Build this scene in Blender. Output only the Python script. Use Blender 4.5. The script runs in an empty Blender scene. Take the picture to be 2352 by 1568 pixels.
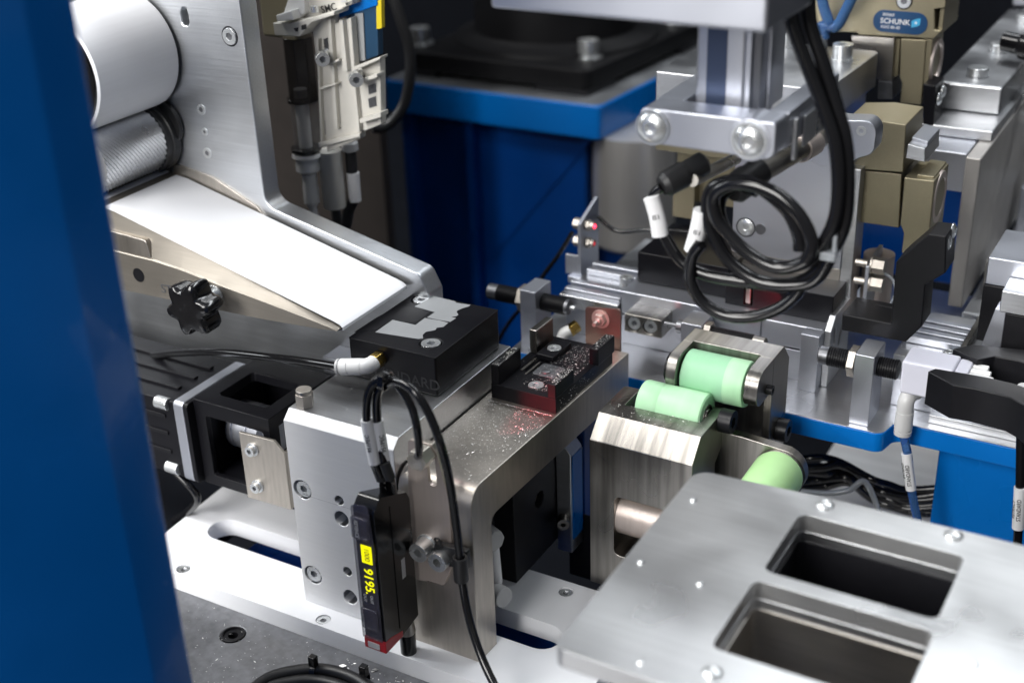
import bpy, bmesh, math, random
from mathutils import Vector, Matrix
from mathutils.geometry import tessellate_polygon
random.seed(7)
SC = bpy.context.scene
COL = SC.collection
K = 0.001                                   # all numbers below are millimetres
# ------------------------------------------------------------------ camera
F, CX, CY = 3052.0, 1176.0, 784.0
YAW, PIT, ROL = -0.53257, 0.45906, -0.03516
FW = Vector((math.sin(YAW)*math.cos(PIT), math.cos(YAW)*math.cos(PIT), -math.sin(PIT)))
RT = Vector((math.cos(YAW), -math.sin(YAW), 0)); UP = RT.cross(FW)
R2 = RT*math.cos(ROL)+UP*math.sin(ROL); U2 = -RT*math.sin(ROL)+UP*math.cos(ROL)
CAM = Vector((353.4455, -395.4330, 402.0513))
def at(u, v, x=None, y=None, z=None, d=None):
    """point of the place seen in a direction, on a plane x=, y= or z= (mm)"""
    k = FW+R2*((u-CX)/F)-U2*((v-CY)/F)
    t = (x-CAM.x)/k.x if x is not None else (y-CAM.y)/k.y if y is not None else (z-CAM.z)/k.z if z is not None else d
    return CAM+k*t
cd = bpy.data.cameras.new('camera'); cam = bpy.data.objects.new('camera', cd); COL.objects.link(cam)
cam.matrix_world = Matrix(((R2.x, U2.x, -FW.x, CAM.x*K), (R2.y, U2.y, -FW.y, CAM.y*K), (R2.z, U2.z, -FW.z, CAM.z*K), (0, 0, 0, 1)))
cd.lens = 36*F/2352; cd.sensor_width = 36; cd.clip_start = .02; cd.clip_end = 50
cd.dof.use_dof = True; cd.dof.focus_distance = .612; cd.dof.aperture_fstop = 7.2; cd.dof.aperture_blades = 9
SC.camera = cam
# ------------------------------------------------------------------ light of the hall
W = bpy.data.worlds.new('World'); SC.world = W; W.use_nodes = True
nt = W.node_tree; bg = nt.nodes['Background']
tc = nt.nodes.new('ShaderNodeTexCoord'); sep = nt.nodes.new('ShaderNodeSeparateXYZ'); rp = nt.nodes.new('ShaderNodeValToRGB')
nt.links.new(tc.outputs['Generated'], sep.inputs[0])
mr = nt.nodes.new('ShaderNodeMapRange'); mr.inputs['From Min'].default_value = -1
nt.links.new(sep.outputs['Z'], mr.inputs['Value']); nt.links.new(mr.outputs[0], rp.inputs[0])
rp.color_ramp.elements[0].position = .1; rp.color_ramp.elements[0].color = (.42, .385, .36, 1)
rp.color_ramp.elements[1].position = .9; rp.color_ramp.elements[1].color = (.55, .58, .63, 1)
e_ = rp.color_ramp.elements.new(.42); e_.color = (.13, .128, .13, 1); e_ = rp.color_ramp.elements.new(.68); e_.color = (.20, .21, .23, 1)
nt.links.new(rp.outputs[0], bg.inputs[0]); bg.inputs[1].default_value = .62
def area(name, loc, tgt, sx, sy, power, col=(1, 1, 1)):
    l = bpy.data.lights.new(name, 'AREA'); l.shape = 'RECTANGLE'; l.size = sx; l.size_y = sy; l.energy = power; l.color = col
    o = bpy.data.objects.new(name, l); COL.objects.link(o); o.location = loc
    o.rotation_euler = (Vector(tgt)-Vector(loc)).to_track_quat('-Z', 'Y').to_euler()
    return o
area('ceiling_tube_lamp', (-.9, -.7, 2.1), (.1, .1, .1), 2.0, .3, 46, (1, .98, .95))
area('ceiling_tube_lamp', (.5, 1.5, 2.2), (.1, .2, .1), 2.2, .3, 30, (.93, .97, 1))
area('ceiling_tube_lamp', (-1.9, -.5, 1.5), (0, .1, .1), .3, 1.6, 26, (.93, .97, 1))
area('front_fill_lamp', (-.25, -1.75, 1.0), (.1, 0, .08), 1.2, 1.0, 66, (1, .985, .96))  # unseen soft lamp added to brighten the front faces
SC.view_settings.view_transform = 'Standard'; SC.view_settings.look = 'None'; SC.view_settings.exposure = 0
try:
    SC.cycles.max_bounces = 8; SC.cycles.use_denoising = True; SC.cycles.caustics_reflective = False; SC.cycles.caustics_refractive = False
    SC.cycles.sample_clamp_indirect = 4
except Exception: pass
# ------------------------------------------------------------------ materials
def mat(name, col, metal=0., rough=.5, var=.0, rvar=.0, scale=60., stretch=(1, 1, 1), bump=.0, bscale=None, coat=0., spec=None, alpha=1., trans=0., sss=0., emit=None, es=0., ior=None, aniso=0.):
    m = bpy.data.materials.new(name); m.use_nodes = True; t = m.node_tree; b = t.nodes['Principled BSDF']
    b.inputs['Base Color'].default_value = (*col, 1); b.inputs['Metallic'].default_value = metal; b.inputs['Roughness'].default_value = rough
    if coat: b.inputs['Coat Weight'].default_value = coat; b.inputs['Coat Roughness'].default_value = .06
    if trans: b.inputs['Transmission Weight'].default_value = trans
    if spec is not None: b.inputs['Specular IOR Level'].default_value = spec
    if alpha < 1: b.inputs['Alpha'].default_value = alpha
    if ior: b.inputs['IOR'].default_value = ior
    if aniso: b.inputs['Anisotropic'].default_value = aniso
    if sss:
        b.inputs['Subsurface Weight'].default_value = sss; b.inputs['Subsurface Radius'].default_value = (1, 1, 1); b.inputs['Subsurface Scale'].default_value = .004
    if emit: b.inputs['Emission Color'].default_value = (*emit, 1); b.inputs['Emission Strength'].default_value = es
    if var or rvar or bump:
        c = t.nodes.new('ShaderNodeTexCoord'); mp = t.nodes.new('ShaderNodeMapping'); mp.inputs['Scale'].default_value = stretch
        n = t.nodes.new('ShaderNodeTexNoise'); n.inputs['Scale'].default_value = scale; n.inputs['Detail'].default_value = 5
        t.links.new(c.outputs['Object'], mp.inputs[0]); t.links.new(mp.outputs[0], n.inputs['Vector'])
        n2 = t.nodes.new('ShaderNodeTexNoise'); n2.inputs['Scale'].default_value = 16; n2.inputs['Detail'].default_value = 3; n2.inputs['Roughness'].default_value = .5
        t.links.new(c.outputs['Object'], n2.inputs['Vector'])
        if var:
            mx = t.nodes.new('ShaderNodeMix'); mx.data_type = 'RGBA'; mx.blend_type = 'MULTIPLY'; mx.inputs[0].default_value = 1
            r = t.nodes.new('ShaderNodeMapRange'); r.inputs['From Min'].default_value = .3; r.inputs['From Max'].default_value = .7
            r.inputs['To Min'].default_value = 1-var; r.inputs['To Max'].default_value = 1+var*.3
            ad = t.nodes.new('ShaderNodeMath'); ad.operation = 'ADD'; t.links.new(n.outputs[0], ad.inputs[0]); t.links.new(n2.outputs[0], ad.inputs[1])
            hf = t.nodes.new('ShaderNodeMath'); hf.operation = 'MULTIPLY'; hf.inputs[1].default_value = .5; t.links.new(ad.outputs[0], hf.inputs[0])
            t.links.new(hf.outputs[0], r.inputs[0]); mx.inputs[6].default_value = (*col, 1); t.links.new(r.outputs[0], mx.inputs[7])
            t.links.new(mx.outputs[2], b.inputs['Base Color'])
        if rvar:
            r = t.nodes.new('ShaderNodeMapRange'); r.inputs['From Min'].default_value = .35; r.inputs['From Max'].default_value = .65
            r.inputs['To Min'].default_value = max(.03, rough-rvar); r.inputs['To Max'].default_value = rough+rvar
            t.links.new(n2.outputs[0], r.inputs[0]); t.links.new(r.outputs[0], b.inputs['Roughness'])
        if bump:
            bu = t.nodes.new('ShaderNodeBump'); bu.inputs['Strength'].default_value = bump; bu.inputs['Distance'].default_value = .0003
            t.links.new(n.outputs[0], bu.inputs['Height']); t.links.new(bu.outputs[0], b.inputs['Normal'])
    return m
M = dict(
 alu=mat('milled aluminium', (.62, .63, .65), 1, .36, .16, .1, 900, (.05, 1, 1), .25),
 tabm=mat('dark stainless tab', (.24, .17, .15), .85, .38),
 post=mat('blue post enamel', (.0, .11, .42), 0, .26, .2, .08, 9, (1, 1, .45), 1.0, coat=.4, spec=.4),
 tray=mat('satin aluminium tray sheet', (.68, .685, .69), .9, .34, .14, .1, 500, (.04, 1, 1), .12),
 alux=mat('brushed aluminium sheet', (.62, .64, .67), .92, .36, .14, .08, 900, (.03, 1, 1), .3),
 anod=mat('clear anodised aluminium', (.56, .58, .64), .92, .38, .06, .05, 1500, (1, 1, 1), .1),
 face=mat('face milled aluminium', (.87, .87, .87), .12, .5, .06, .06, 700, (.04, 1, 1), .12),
 nickel=mat('nickel plated steel', (.52, .48, .43), .95, .43, .25, .1, 500, (1, 1, .12), .2),
 steel=mat('ground steel', (.40, .38, .35), 1, .34, .75, .10, 260, (1, .05, .05), .06),
 steelx=mat('ground steel plate', (.50, .47, .43), 1, .32, .22, .1, 800, (.05, 1, 1), .1),
 stain=mat('stainless sheet', (.60, .52, .475), .8, .46, .12, .08, 900, (1, 1, .04), .2),
 nickelw=mat('satin nickel steel', (.30, .275, .24), .9, .5, .12, .06, 700, (.06, 1, 1), .15),
 nickelb=mat('bright satin nickel', (.66, .62, .55), .75, .36, .1, .06, 300),
 robot=mat('robot black paint', (.008, .008, .009), 0, .5, .2, .06, 60, spec=.15),
 clearb=mat('clear filter bowl', (.25, .24, .23), 0, .08, alpha=.35),
 rail=mat('satin grey rail', (.50, .48, .46), .45, .42, .25, .08, 60),
 navy=mat('navy reflection strip', (.05, .07, .13), .5, .35),  # dark reflection on the column strip put into its base colour
 deck=mat('worn dark aluminium deck', (.23, .235, .25), .9, .42, .45, .14, 260, (1, 1, 1), .3),
 zinc=mat('bright zinc plated steel', (.78, .80, .81), .85, .30, .1, .08, 900, (1, 1, 1), .1),
 black=mat('black anodised aluminium', (.006, .006, .008), 0, .36, .2, .08, 900, (.1, 1, 1), .1, spec=.2),
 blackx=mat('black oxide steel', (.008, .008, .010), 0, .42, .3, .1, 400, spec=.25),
 plastic=mat('glossy black plastic', (.005, .005, .006), 0, .16, 0, .04, 100),
 rubber=mat('black cable jacket', (.006, .006, .007), 0, .17, 0, .06, 200),
 rubberm=mat('matt black rubber', (.010, .010, .011), 0, .45, 0, .06, 200),
 pom=mat('white plastic plate', (.88, .89, .92), 0, .38, .03, .04, 60, sss=.25),
 white=mat('white plastic', (.80, .80, .79), 0, .32, 0, .05, 100, sss=.15),
 ivory=mat('ivory plastic', (.62, .60, .55), 0, .45, .06, .05, 100),
 grey=mat('pale grey plastic', (.55, .55, .55), 0, .4, .04),
 label=mat('white label sleeve', (.78, .78, .79), 0, .45, .03),
 paper=mat('white label paper', (.86, .87, .90), 0, .6, .02),
 roll=mat('label roll paper', (.86, .87, .90), 0, .55, .06, 0, 500, (1, .03, 1)),
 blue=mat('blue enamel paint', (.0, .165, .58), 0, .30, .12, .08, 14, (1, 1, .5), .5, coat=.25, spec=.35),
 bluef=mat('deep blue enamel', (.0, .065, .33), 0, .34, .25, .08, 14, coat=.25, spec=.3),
 olive=mat('champagne anodised aluminium', (.30, .265, .18), .75, .42, .08, .05, 900, (1, 1, 1), .1),
 green=mat('green polyurethane', (.40, .68, .42), 0, .48, .14, .06, 200, (1, .1, .1), .1, sss=.2),
 green2=mat('dusty green polyurethane', (.30, .58, .36), 0, .5, .14, .06, 120, (1, .1, .1), .1, sss=.2),
 green3=mat('lime green polyurethane', (.42, .68, .32), 0, .5, .08, .06, 120, sss=.2),
 brass=mat('brass', (.62, .43, .12), 1, .25, .1, .06),
 ink=mat('black ink', (.02, .02, .022), 0, .5),
 pale=mat('etched grey pad', (.33, .34, .35), .3, .55, .12, .1, 80),
 tube=mat('blue polyurethane tube', (.10, .25, .60), 0, .12, trans=.65, ior=1.3),
 bowl=mat('smoky clear bowl', (.03, .025, .022), 0, .1, alpha=.82),
 milky=mat('milky workpiece plastic', (.62, .62, .70), 0, .38, sss=.4),
 sheet=mat('bright scratched sheet', (.88, .87, .86), .3, .45, .25, .08, 90, (.05, 1, 1), .1),
 smoke=mat('smoked clear cover', (.10, .095, .13), 0, .07, alpha=.45),
 smoke2=mat('smoked lens', (.25, .25, .27), 0, .1, trans=.6, ior=1.3),
 red=mat('red plastic', (.45, .01, .02), 0, .35),
 yellow=mat('yellow plastic', (.70, .55, .02), 0, .4),
 disp=mat('lit yellow digits', (.8, .8, .0), 0, .5, emit=(.95, .9, 0), es=1.0),
 dispb=mat('unlit display', (.02, .02, .02), 0, .2),
 led=mat('lit red lens', (.9, .05, .08), 0, .4, emit=(1, .03, .07), es=6),
 wall=mat('dark brown panel', (.022, .018, .016), 0, .7, .3, spec=.2),
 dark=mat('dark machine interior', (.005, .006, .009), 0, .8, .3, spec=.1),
 chip=mat('bright swarf', (.75, .74, .72), .3, .4),
 clear=mat('clear tube', (.7, .75, .8), 0, .1, trans=.7, ior=1.3),
)
# ------------------------------------------------------------------ mesh helpers
def rnd(pts, seg=6):
    """polygon whose points may carry a fillet radius (x, y, r)"""
    out = []; n = len(pts)
    for i, p in enumerate(pts):
        r = p[2] if len(p) > 2 else 0
        if not r: out.append((p[0], p[1])); continue
        a = Vector(pts[i-1][:2]); b = Vector(p[:2]); c = Vector(pts[(i+1) % n][:2])
        u = (a-b).normalized(); w = (c-b).normalized(); ang = u.angle(w)
        t = min(r/math.tan(ang/2), (a-b).length*.499, (c-b).length*.499); r = t*math.tan(ang/2)
        ce = b+(u+w).normalized()*(r/math.sin(ang/2))
        s = b+u*t-ce; e = b+w*t-ce; a0 = math.atan2(s.y, s.x); da = (math.atan2(e.y, e.x)-a0+math.pi) % (2*math.pi)-math.pi
        for k in range(seg+1):
            q = a0+da*k/seg; out.append((ce.x+r*math.cos(q), ce.y+r*math.sin(q)))
    return out
def circ(cx, cy, r, n=28, a0=0): return [(cx+r*math.cos(a0+2*math.pi*i/n), cy+r*math.sin(a0+2*math.pi*i/n)) for i in range(n)]
def slot(x0, y0, x1, y1, r, n=8):
    a = math.atan2(y1-y0, x1-x0); o = []
    for (cx, cy, s) in ((x1, y1, a-math.pi/2), (x0, y0, a+math.pi/2)):
        for i in range(n+1): o.append((cx+r*math.cos(s+math.pi*i/n), cy+r*math.sin(s+math.pi*i/n)))
    return o
def rrect(x0, x1, y0, y1, r=0, seg=5): return rnd([(x0, y0, r), (x1, y0, r), (x1, y1, r), (x0, y1, r)], seg)
def frame(d):
    d = Vector(d).normalized(); h = Vector((0, 0, 1)) if abs(d.z) < .9 else Vector((1, 0, 0))
    a = h.cross(d).normalized(); return a, d.cross(a), d
def smooth_path(pts, n=8):
    P = [Vector(p) for p in pts]; out = []
    for i in range(len(P)-1):
        a = P[max(i-1, 0)]; b = P[i]; c = P[i+1]; d = P[min(i+2, len(P)-1)]
        for k in range(n):
            t = k/n; out.append(.5*((2*b)+(c-a)*t+(2*a-5*b+4*c-d)*t*t+(3*b-a-3*c+d)*t**3))
    out.append(P[-1]); return out
class MB:
    def __init__(s): s.v = []; s.f = []
    def add(s, v, f):
        o = len(s.v); s.v += [Vector(p) for p in v]; s.f += [tuple(i+o for i in q) for q in f]; return s
    def box(s, x0, x1, y0, y1, z0, z1):
        v = [(x, y, z) for x in (x0, x1) for y in (y0, y1) for z in (z0, z1)]
        return s.add(v, [(0, 1, 3, 2), (4, 6, 7, 5), (0, 4, 5, 1), (2, 3, 7, 6), (0, 2, 6, 4), (1, 5, 7, 3)])
    def prism(s, pts, ax, lo, hi, holes=()):
        def m(p, h): return (h, p[0], p[1]) if ax == 'x' else (p[0], h, p[1]) if ax == 'y' else (p[0], p[1], h)
        loops = [list(pts)]+[list(h) for h in holes]; flat = [p for l in loops for p in l]; n = len(flat)
        v = [m(p, lo) for p in flat]+[m(p, hi) for p in flat]
        if holes:
            tri = tessellate_polygon([[Vector((p[0], p[1], 0)) for p in l] for l in loops])
            f = [tuple(t) for t in tri]+[tuple(i+n for i in reversed(t)) for t in tri]
        else: f = [tuple(range(n)), tuple(range(2*n-1, n-1, -1))]
        o = 0
        for l in loops:
            k = len(l)
            for i in range(k): a, b = o+i, o+(i+1) % k; f.append((a, b, b+n, a+n))
            o += k
        return s.add(v, f)
    def lathe(s, prof, p0, d, n=28, closed=False):
        a, b, c = frame(d); p0 = Vector(p0); v = []; f = []
        for t, r in prof:
            for i in range(n):
                q = 2*math.pi*i/n; v.append(p0+c*t+(a*math.cos(q)+b*math.sin(q))*max(r, 1e-4))
        m = len(prof)
        for j in range(m-1 if not closed else m):
            j2 = (j+1) % m
            for i in range(n): f.append((j*n+i, j*n+(i+1) % n, j2*n+(i+1) % n, j2*n+i))
        if not closed: f.append(tuple(range(n))); f.append(tuple((m-1)*n+i for i in reversed(range(n))))
        return s.add(v, f)
    def cyl(s, p0, p1, r, n=28, r2=None):
        d = Vector(p1)-Vector(p0); return s.lathe([(0, r), (d.length, r if r2 is None else r2)], p0, d, n)
    def tube(s, pts, r, n=12, ell=None):
        P = [Vector(p) for p in pts]; v = []; f = []; a = None
        for i, p in enumerate(P):
            t = (P[min(i+1, len(P)-1)]-P[max(i-1, 0)]).normalized()
            if a is None: a = frame(t)[0]
            a = (a-t*a.dot(t)).normalized(); b = t.cross(a); rr = r(i/(len(P)-1)) if callable(r) else r
            for k in range(n):
                q = 2*math.pi*k/n; v.append(p+(a*math.cos(q)+b*math.sin(q))*rr)
        for i in range(len(P)-1):
            for k in range(n): f.append((i*n+k, i*n+(k+1) % n, (i+1)*n+(k+1) % n, (i+1)*n+k))
        f.append(tuple(range(n))); f.append(tuple((len(P)-1)*n+k for k in reversed(range(n))))
        return s.add(v, f)
    def loft(s, rails):
        n = len(rails[0]); v = [p for r in rails for p in r]; m = len(rails); f = []
        for j in range(m):
            for i in range(n-1): a = j*n+i; b = ((j+1) % m)*n+i; f.append((a, a+1, b+1, b))
        f.append(tuple(j*n for j in range(m))); f.append(tuple(j*n+n-1 for j in reversed(range(m))))
        return s.add(v, f)
    def thread(s, p0, p1, r, pitch=1.0, n=20, depth=.45):
        d = Vector(p1)-Vector(p0); L = d.length; k = max(2, int(L/pitch)); prof = []
        for i in range(k):
            t = i*L/k; prof += [(t, r-depth), (t+L/k*.3, r), (t+L/k*.6, r), (t+L/k*.9, r-depth)]
        prof.append((L, r-depth)); return s.lathe(prof, p0, d, n)
def to_mesh(mb, name, off, bevel=0, seg=2, cut=None, smooth=True, ang=32):
    me = bpy.data.meshes.new(name); me.from_pydata([(p-off)*K for p in mb.v], [], mb.f)
    bm = bmesh.new(); bm.from_mesh(me)
    bmesh.ops.recalc_face_normals(bm, faces=bm.faces); bm.to_mesh(me); bm.free()
    if cut:
        o = bpy.data.objects.new('tmp', me); COL.objects.link(o); cs = []
        for c in (cut if isinstance(cut, list) else [cut]):
            cm = to_mesh(c, 'cut', off, 0, smooth=False); co = bpy.data.objects.new('cut', cm); COL.objects.link(co); cs.append(co)
            md = o.modifiers.new('b', 'BOOLEAN'); md.operation = 'DIFFERENCE'; md.object = co; md.solver = 'EXACT'; md.use_self = True
        dg = bpy.context.evaluated_depsgraph_get(); m2 = bpy.data.meshes.new_from_object(o.evaluated_get(dg))
        bpy.data.objects.remove(o); bpy.data.meshes.remove(me)
        for co in cs: cm = co.data; bpy.data.objects.remove(co); bpy.data.meshes.remove(cm)
        me = m2; me.name = name
    if smooth:
        me.polygons.foreach_set('use_smooth', [True]*len(me.polygons))
        me.set_sharp_from_angle(angle=math.radians(ang))
    me.update(); return me
def finish(o, me, m, bevel, seg):
    if m is not None:
        me.materials.clear()
        me.materials.append(M[m] if isinstance(m, str) else m)
    if bevel:
        b = o.modifiers.new('bevel', 'BEVEL'); b.width = bevel*K; b.segments = seg; b.limit_method = 'ANGLE'; b.angle_limit = math.radians(40)
        b.harden_normals = True; b.use_clamp_overlap = True
class T:
    """a thing: an Empty at its base that carries its parts"""
    def __init__(s, name, label, cat, loc=(0, 0, 0), rz=0, group=None):
        s.o = bpy.data.objects.new(name, None); COL.objects.link(s.o); s.loc = Vector(loc); s.o.empty_display_size = .01
        s.o.location = s.loc*K; s.o.rotation_euler = (0, 0, rz); s.o['label'] = label; s.o['category'] = cat
        if group: s.o['group'] = group
    def part(s, name, mb, m, bevel=.3, seg=2, parent=None, label=None, cut=None, kind=None, smooth=True):
        me = to_mesh(mb, name, s.loc, bevel, seg, cut, smooth); o = bpy.data.objects.new(name, me); COL.objects.link(o)
        o.parent = parent or s.o; finish(o, me, m, bevel, seg)
        if label: o['label'] = label
        if kind: o['kind'] = kind
        return o
    def screw(s, pos, d, r=4.2, h=4, kind='socket', m='zinc', parent=None, washer=0, name='screw'):
        key = (kind, r, h, m, washer)
        if key not in SCR:
            mb = MB(); hexr = r*.5
            if kind in ('socket', 'flush'):
                mb.prism(circ(0, 0, r, 32), 'z', 0 if kind == 'socket' else -h, h if kind == 'socket' else 0, [circ(0, 0, hexr, 6, .3)])
                z0 = 0 if kind == 'socket' else -h
                mb.prism(circ(0, 0, r*.9, 20), 'z', z0-.1, z0+h*.35)
            elif kind == 'button':
                pr = [(0, r), (h*.35, r*.97), (h*.75, r*.75), (h, r*.52), (h*.99, r*.34), (h*.4, r*.32), (h*.4, 0)]; mb.lathe(pr, (0, 0, 0), (0, 0, 1), 28)
            elif kind == 'hex':
                mb.prism(circ(0, 0, r, 6), 'z', 0, h); mb.lathe([(0, r*.84), (h*.3, r*.84)], (0, 0, h-.05), (0, 0, 1), 24)
            elif kind == 'hexflat':
                mb.prism(circ(0, 0, r, 6), 'z', 0, h)
            elif kind == 'stud':
                mb.thread((0, 0, 0), (0, 0, h), r, 1.0)
            elif kind == 'pin': mb.lathe([(0, r), (h-.3, r), (h, r*.8)], (0, 0, 0), (0, 0, 1), 18)
            if washer: mb.lathe([(-.02, washer), (.9, washer)], (0, 0, 0), (0, 0, 1), 28)
            SCR[key] = me = to_mesh(mb, name, Vector((0, 0, 0)))
            me.materials.append(M[m]); me.materials.append(M['deck'])
            if kind in ('socket', 'flush'):
                for q in me.polygons:
                    if all(math.hypot(me.vertices[i].co.x, me.vertices[i].co.y) < r*.91*K for i in q.vertices) and q.center.z < (z0+h*.36)*K: q.material_index = 1  # socket floor coloured dark, shade of the recess painted in
        o = bpy.data.objects.new(name, SCR[key]); COL.objects.link(o); o.parent = parent or s.o
        o.location = (Vector(pos)-s.loc)*K; o.rotation_euler = Vector(d).to_track_quat('Z', 'Y').to_euler()
        b = o.modifiers.new('bevel', 'BEVEL'); b.width = .25*K; b.segments = 2; b.limit_method = 'ANGLE'; b.angle_limit = math.radians(40); b.harden_normals = True
        return o
    def text(s, txt, pos, right, up, size, m='ink', depth=.05, parent=None, name='lettering', stretch=1.0, bold=.04):
        cu = bpy.data.curves.new('t', 'FONT'); cu.body = txt; cu.size = size*K; cu.extrude = depth*K; cu.align_x = 'CENTER'; cu.align_y = 'CENTER'; cu.resolution_u = 3; cu.offset = bold*K
        to = bpy.data.objects.new('t', cu); COL.objects.link(to); dg = bpy.context.evaluated_depsgraph_get(); dg.update()
        me = bpy.data.meshes.new_from_object(to.evaluated_get(dg)); bpy.data.objects.remove(to); bpy.data.curves.remove(cu)
        o = bpy.data.objects.new(name, me); COL.objects.link(o); o.parent = parent or s.o; me.materials.clear(); me.materials.append(M[m])
        r = Vector(right).normalized(); u = Vector(up); u = (u-r*u.dot(r)).normalized(); n = r.cross(u)
        o.matrix_local = Matrix.Translation((Vector(pos)-s.loc)*K) @ Matrix((r*stretch, u, n)).transposed().to_4x4()
        return o
SCR = {}
def finish_faces(o, m, cond):
    """give the faces of one finish (by their direction) their own material slot"""
    o.data.materials.append(M[m]); k = len(o.data.materials)-1
    for q in o.data.polygons:
        if cond(q.normal): q.material_index = k
def solo(name, mb, m, label, cat, loc, bevel=.3, kind=None, group=None, cut=None, seg=2):
    """a thing of one single mesh"""
    loc = Vector(loc); me = to_mesh(mb, name, loc, bevel, seg, cut); o = bpy.data.objects.new(name, me); COL.objects.link(o); o.location = loc*K
    finish(o, me, m, bevel, seg)
    if label: o['label'] = label
    if cat: o['category'] = cat
    if kind: o['kind'] = kind
    if group: o['group'] = group
    return o
# ================================================================== THE SETTING
solo('machine_deck', MB().box(-260, 190, -260, -3, -25, 0), 'deck', 'worn dark aluminium deck strewn with swarf below the white plate', 'deck', (0, -100, -25), 1, kind='structure',
     cut=[MB().cyl((-24, -27, 5), (-24, -27, -20), 5.9, 40)])
solo('rear_deck', MB().box(-260, -106, -2.9, 200, -27, -4), 'dark', 'dark deck part left of the white plate under the motor', 'deck', (-150, 100, -25), 1, kind='structure')
solo('floor', MB().box(-2600, 2600, -420, 2600, -230, -220), 'dark', 'dark floor of the machine under everything', 'floor', (0, 0, -220), 0, kind='structure')
t = T('sunken_bushing', 'round dark steel bushing pressed into the dark deck', 'bushing', (-24, -27, 0))
t.part('collar', MB().lathe([(-6, 5.8), (.25, 5.8), (.4, 5.4), (.4, 4.9), (-.7, 4.6), (-.7, 2.5), (-6, 2.4)], (-24, -27, 0), (0, 0, 1), 40, closed=True), 'blackx', 0)
t.part('bore', MB().cyl((-24, -27, -6), (-24, -27, -5), 5.8), 'dark', 0)
# beam below the white plate, seen as navy through its slot
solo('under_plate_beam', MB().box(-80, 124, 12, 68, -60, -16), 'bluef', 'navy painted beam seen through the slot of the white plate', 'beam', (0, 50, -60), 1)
# ------------------------------------------------------------------ white plate
t = T('white_slotted_plate', 'white plastic base plate with one long slot and corner screws', 'base plate', (0, 40, 0))
csk = [MB().lathe([(0, 3.6), (1.6, 3.6), (1.7, 3.4), (9, 3.3)], (x, y, 8.6), (0, 0, 1), 24) for x, y in ((-71, -7.5), (16.4, -7.8), (108.3, 63.3))]
t.part('plate', MB().prism(rnd([(-101.5, 16), (-104, 58, 2), (-104, 71, 2), (150, 71, 2), (150, -12.5), (-92, -12.5), (-101.5, -6)][:4]+[(150, -12.5), (-101, -12.5)]), 'z', 0.02, 10, [slot(-75, 29, 114, 29, 9.2, 10)]), 'pom', .5, cut=csk)
for x, y in ((-71, -7.5), (16.4, -7.8), (108.3, 63.3)): t.screw((x, y, 8.6), (0, 0, 1), 3.3, .9)
# ------------------------------------------------------------------ silver block
t = T('silver_mounting_block', 'big bright aluminium mounting block with slanted front edge and six round holes', 'mounting block', (30, 50, 10))
cuts = [MB().cyl((x, -3, z), (x, d, z), r, 32) for x, z, r, d in ((6.3, 74.6, 5.0, 2.4), (6.6, 27.1, 5.0, 2.4), (27.1, 74.9, 2.4, 14), (27.4, 65.2, 3.9, 9), (27.6, 36.1, 2.4, 14), (27.6, 21.5, 3.9, 9))]
ob = t.part('block', MB().prism([(0, 10.02), (0, 109.8), (4.6, 114), (102, 114), (102, 10.02)], 'x', 0, 59.6), 'face', .35, cut=cuts)
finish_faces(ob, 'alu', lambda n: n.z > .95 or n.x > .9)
t.part('seam', MB().box(6, 38, -.02, .4, 72.2, 72.28), 'deck', 0)
for z in (74.6, 27.1): t.screw((6.4, 2.35, z), (0, -1, 0), 4.1, 1.6, 'socket')
t.screw((5.6, 9.5, 114), (0, 0, 1), 4.3, 6.4, 'hex', 'nickel', name='hex_bolt')
# ------------------------------------------------------------------ black vacuum block
t = T('black_vacuum_block', 'black block with two etched grey pads and a white elbow hose fitting', 'vacuum block', (32, 71, 114))
bx0, bx1, by0, by1 = 7.6, 55.4, 42.4, 98.6
t.part('block', MB().box(bx0, bx1, by0, by1, 114.02, 134), 'black', 1.1,
       cut=[MB().box(9.5, 31, 46, 92, 133.6, 136).box(33, 37, 60, 97, 133.4, 136)][:0]+[MB().cyl((45.3, 54.4, 131), (45.3, 54.4, 140), 5.0, 32), MB().cyl((15.1, 92.8, 131), (15.1, 92.8, 140), 4.7, 32)])
t.screw((45.3, 54.4, 134.0), (0, 0, 1), 4.5, 2.0, 'flush'); t.screw((15.1, 92.8, 133.9), (0, 0, 1), 4.1, 2, 'flush')
def padpts(l): return [tuple(at((840+a/3.357)/1.08844, (500+b/3.357)/1.08844, z=134.1).xy) for a, b in l]
t.part('etched_pad', MB().prism(padpts([(820, 805), (1000, 850), (1010, 862), (1130, 880), (1108, 895), (1060, 908), (1022, 925), (1012, 940), (1028, 962), (1010, 975), (968, 980), (1008, 990), (958, 1022), (860, 1005), (765, 985), (830, 940), (790, 930), (660, 893)]), 'z', 133.9, 134.14), 'pale', 0)
t.part('etched_pad', MB().prism(padpts([(475, 1005), (668, 1048), (745, 990), (870, 1010), (942, 1030), (900, 1065), (846, 1070), (835, 1090), (800, 1098), (755, 1105), (728, 1130), (730, 1160), (690, 1165), (560, 1145), (330, 1108)]), 'z', 133.9, 134.14), 'pale', 0)
t.part('raised_field', MB().prism(padpts([(540, 880), (800, 935), (665, 1040), (480, 1000), (350, 1085), (155, 1105), (340, 985)]), 'z', 133.85, 134.09), 'blackx', 0)
t.text('STANDARD', (36.5, 42.36, 119.6), (1, 0, 0), (0, 0, 1), 7.4, 'ink', .12, stretch=1.05)
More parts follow.
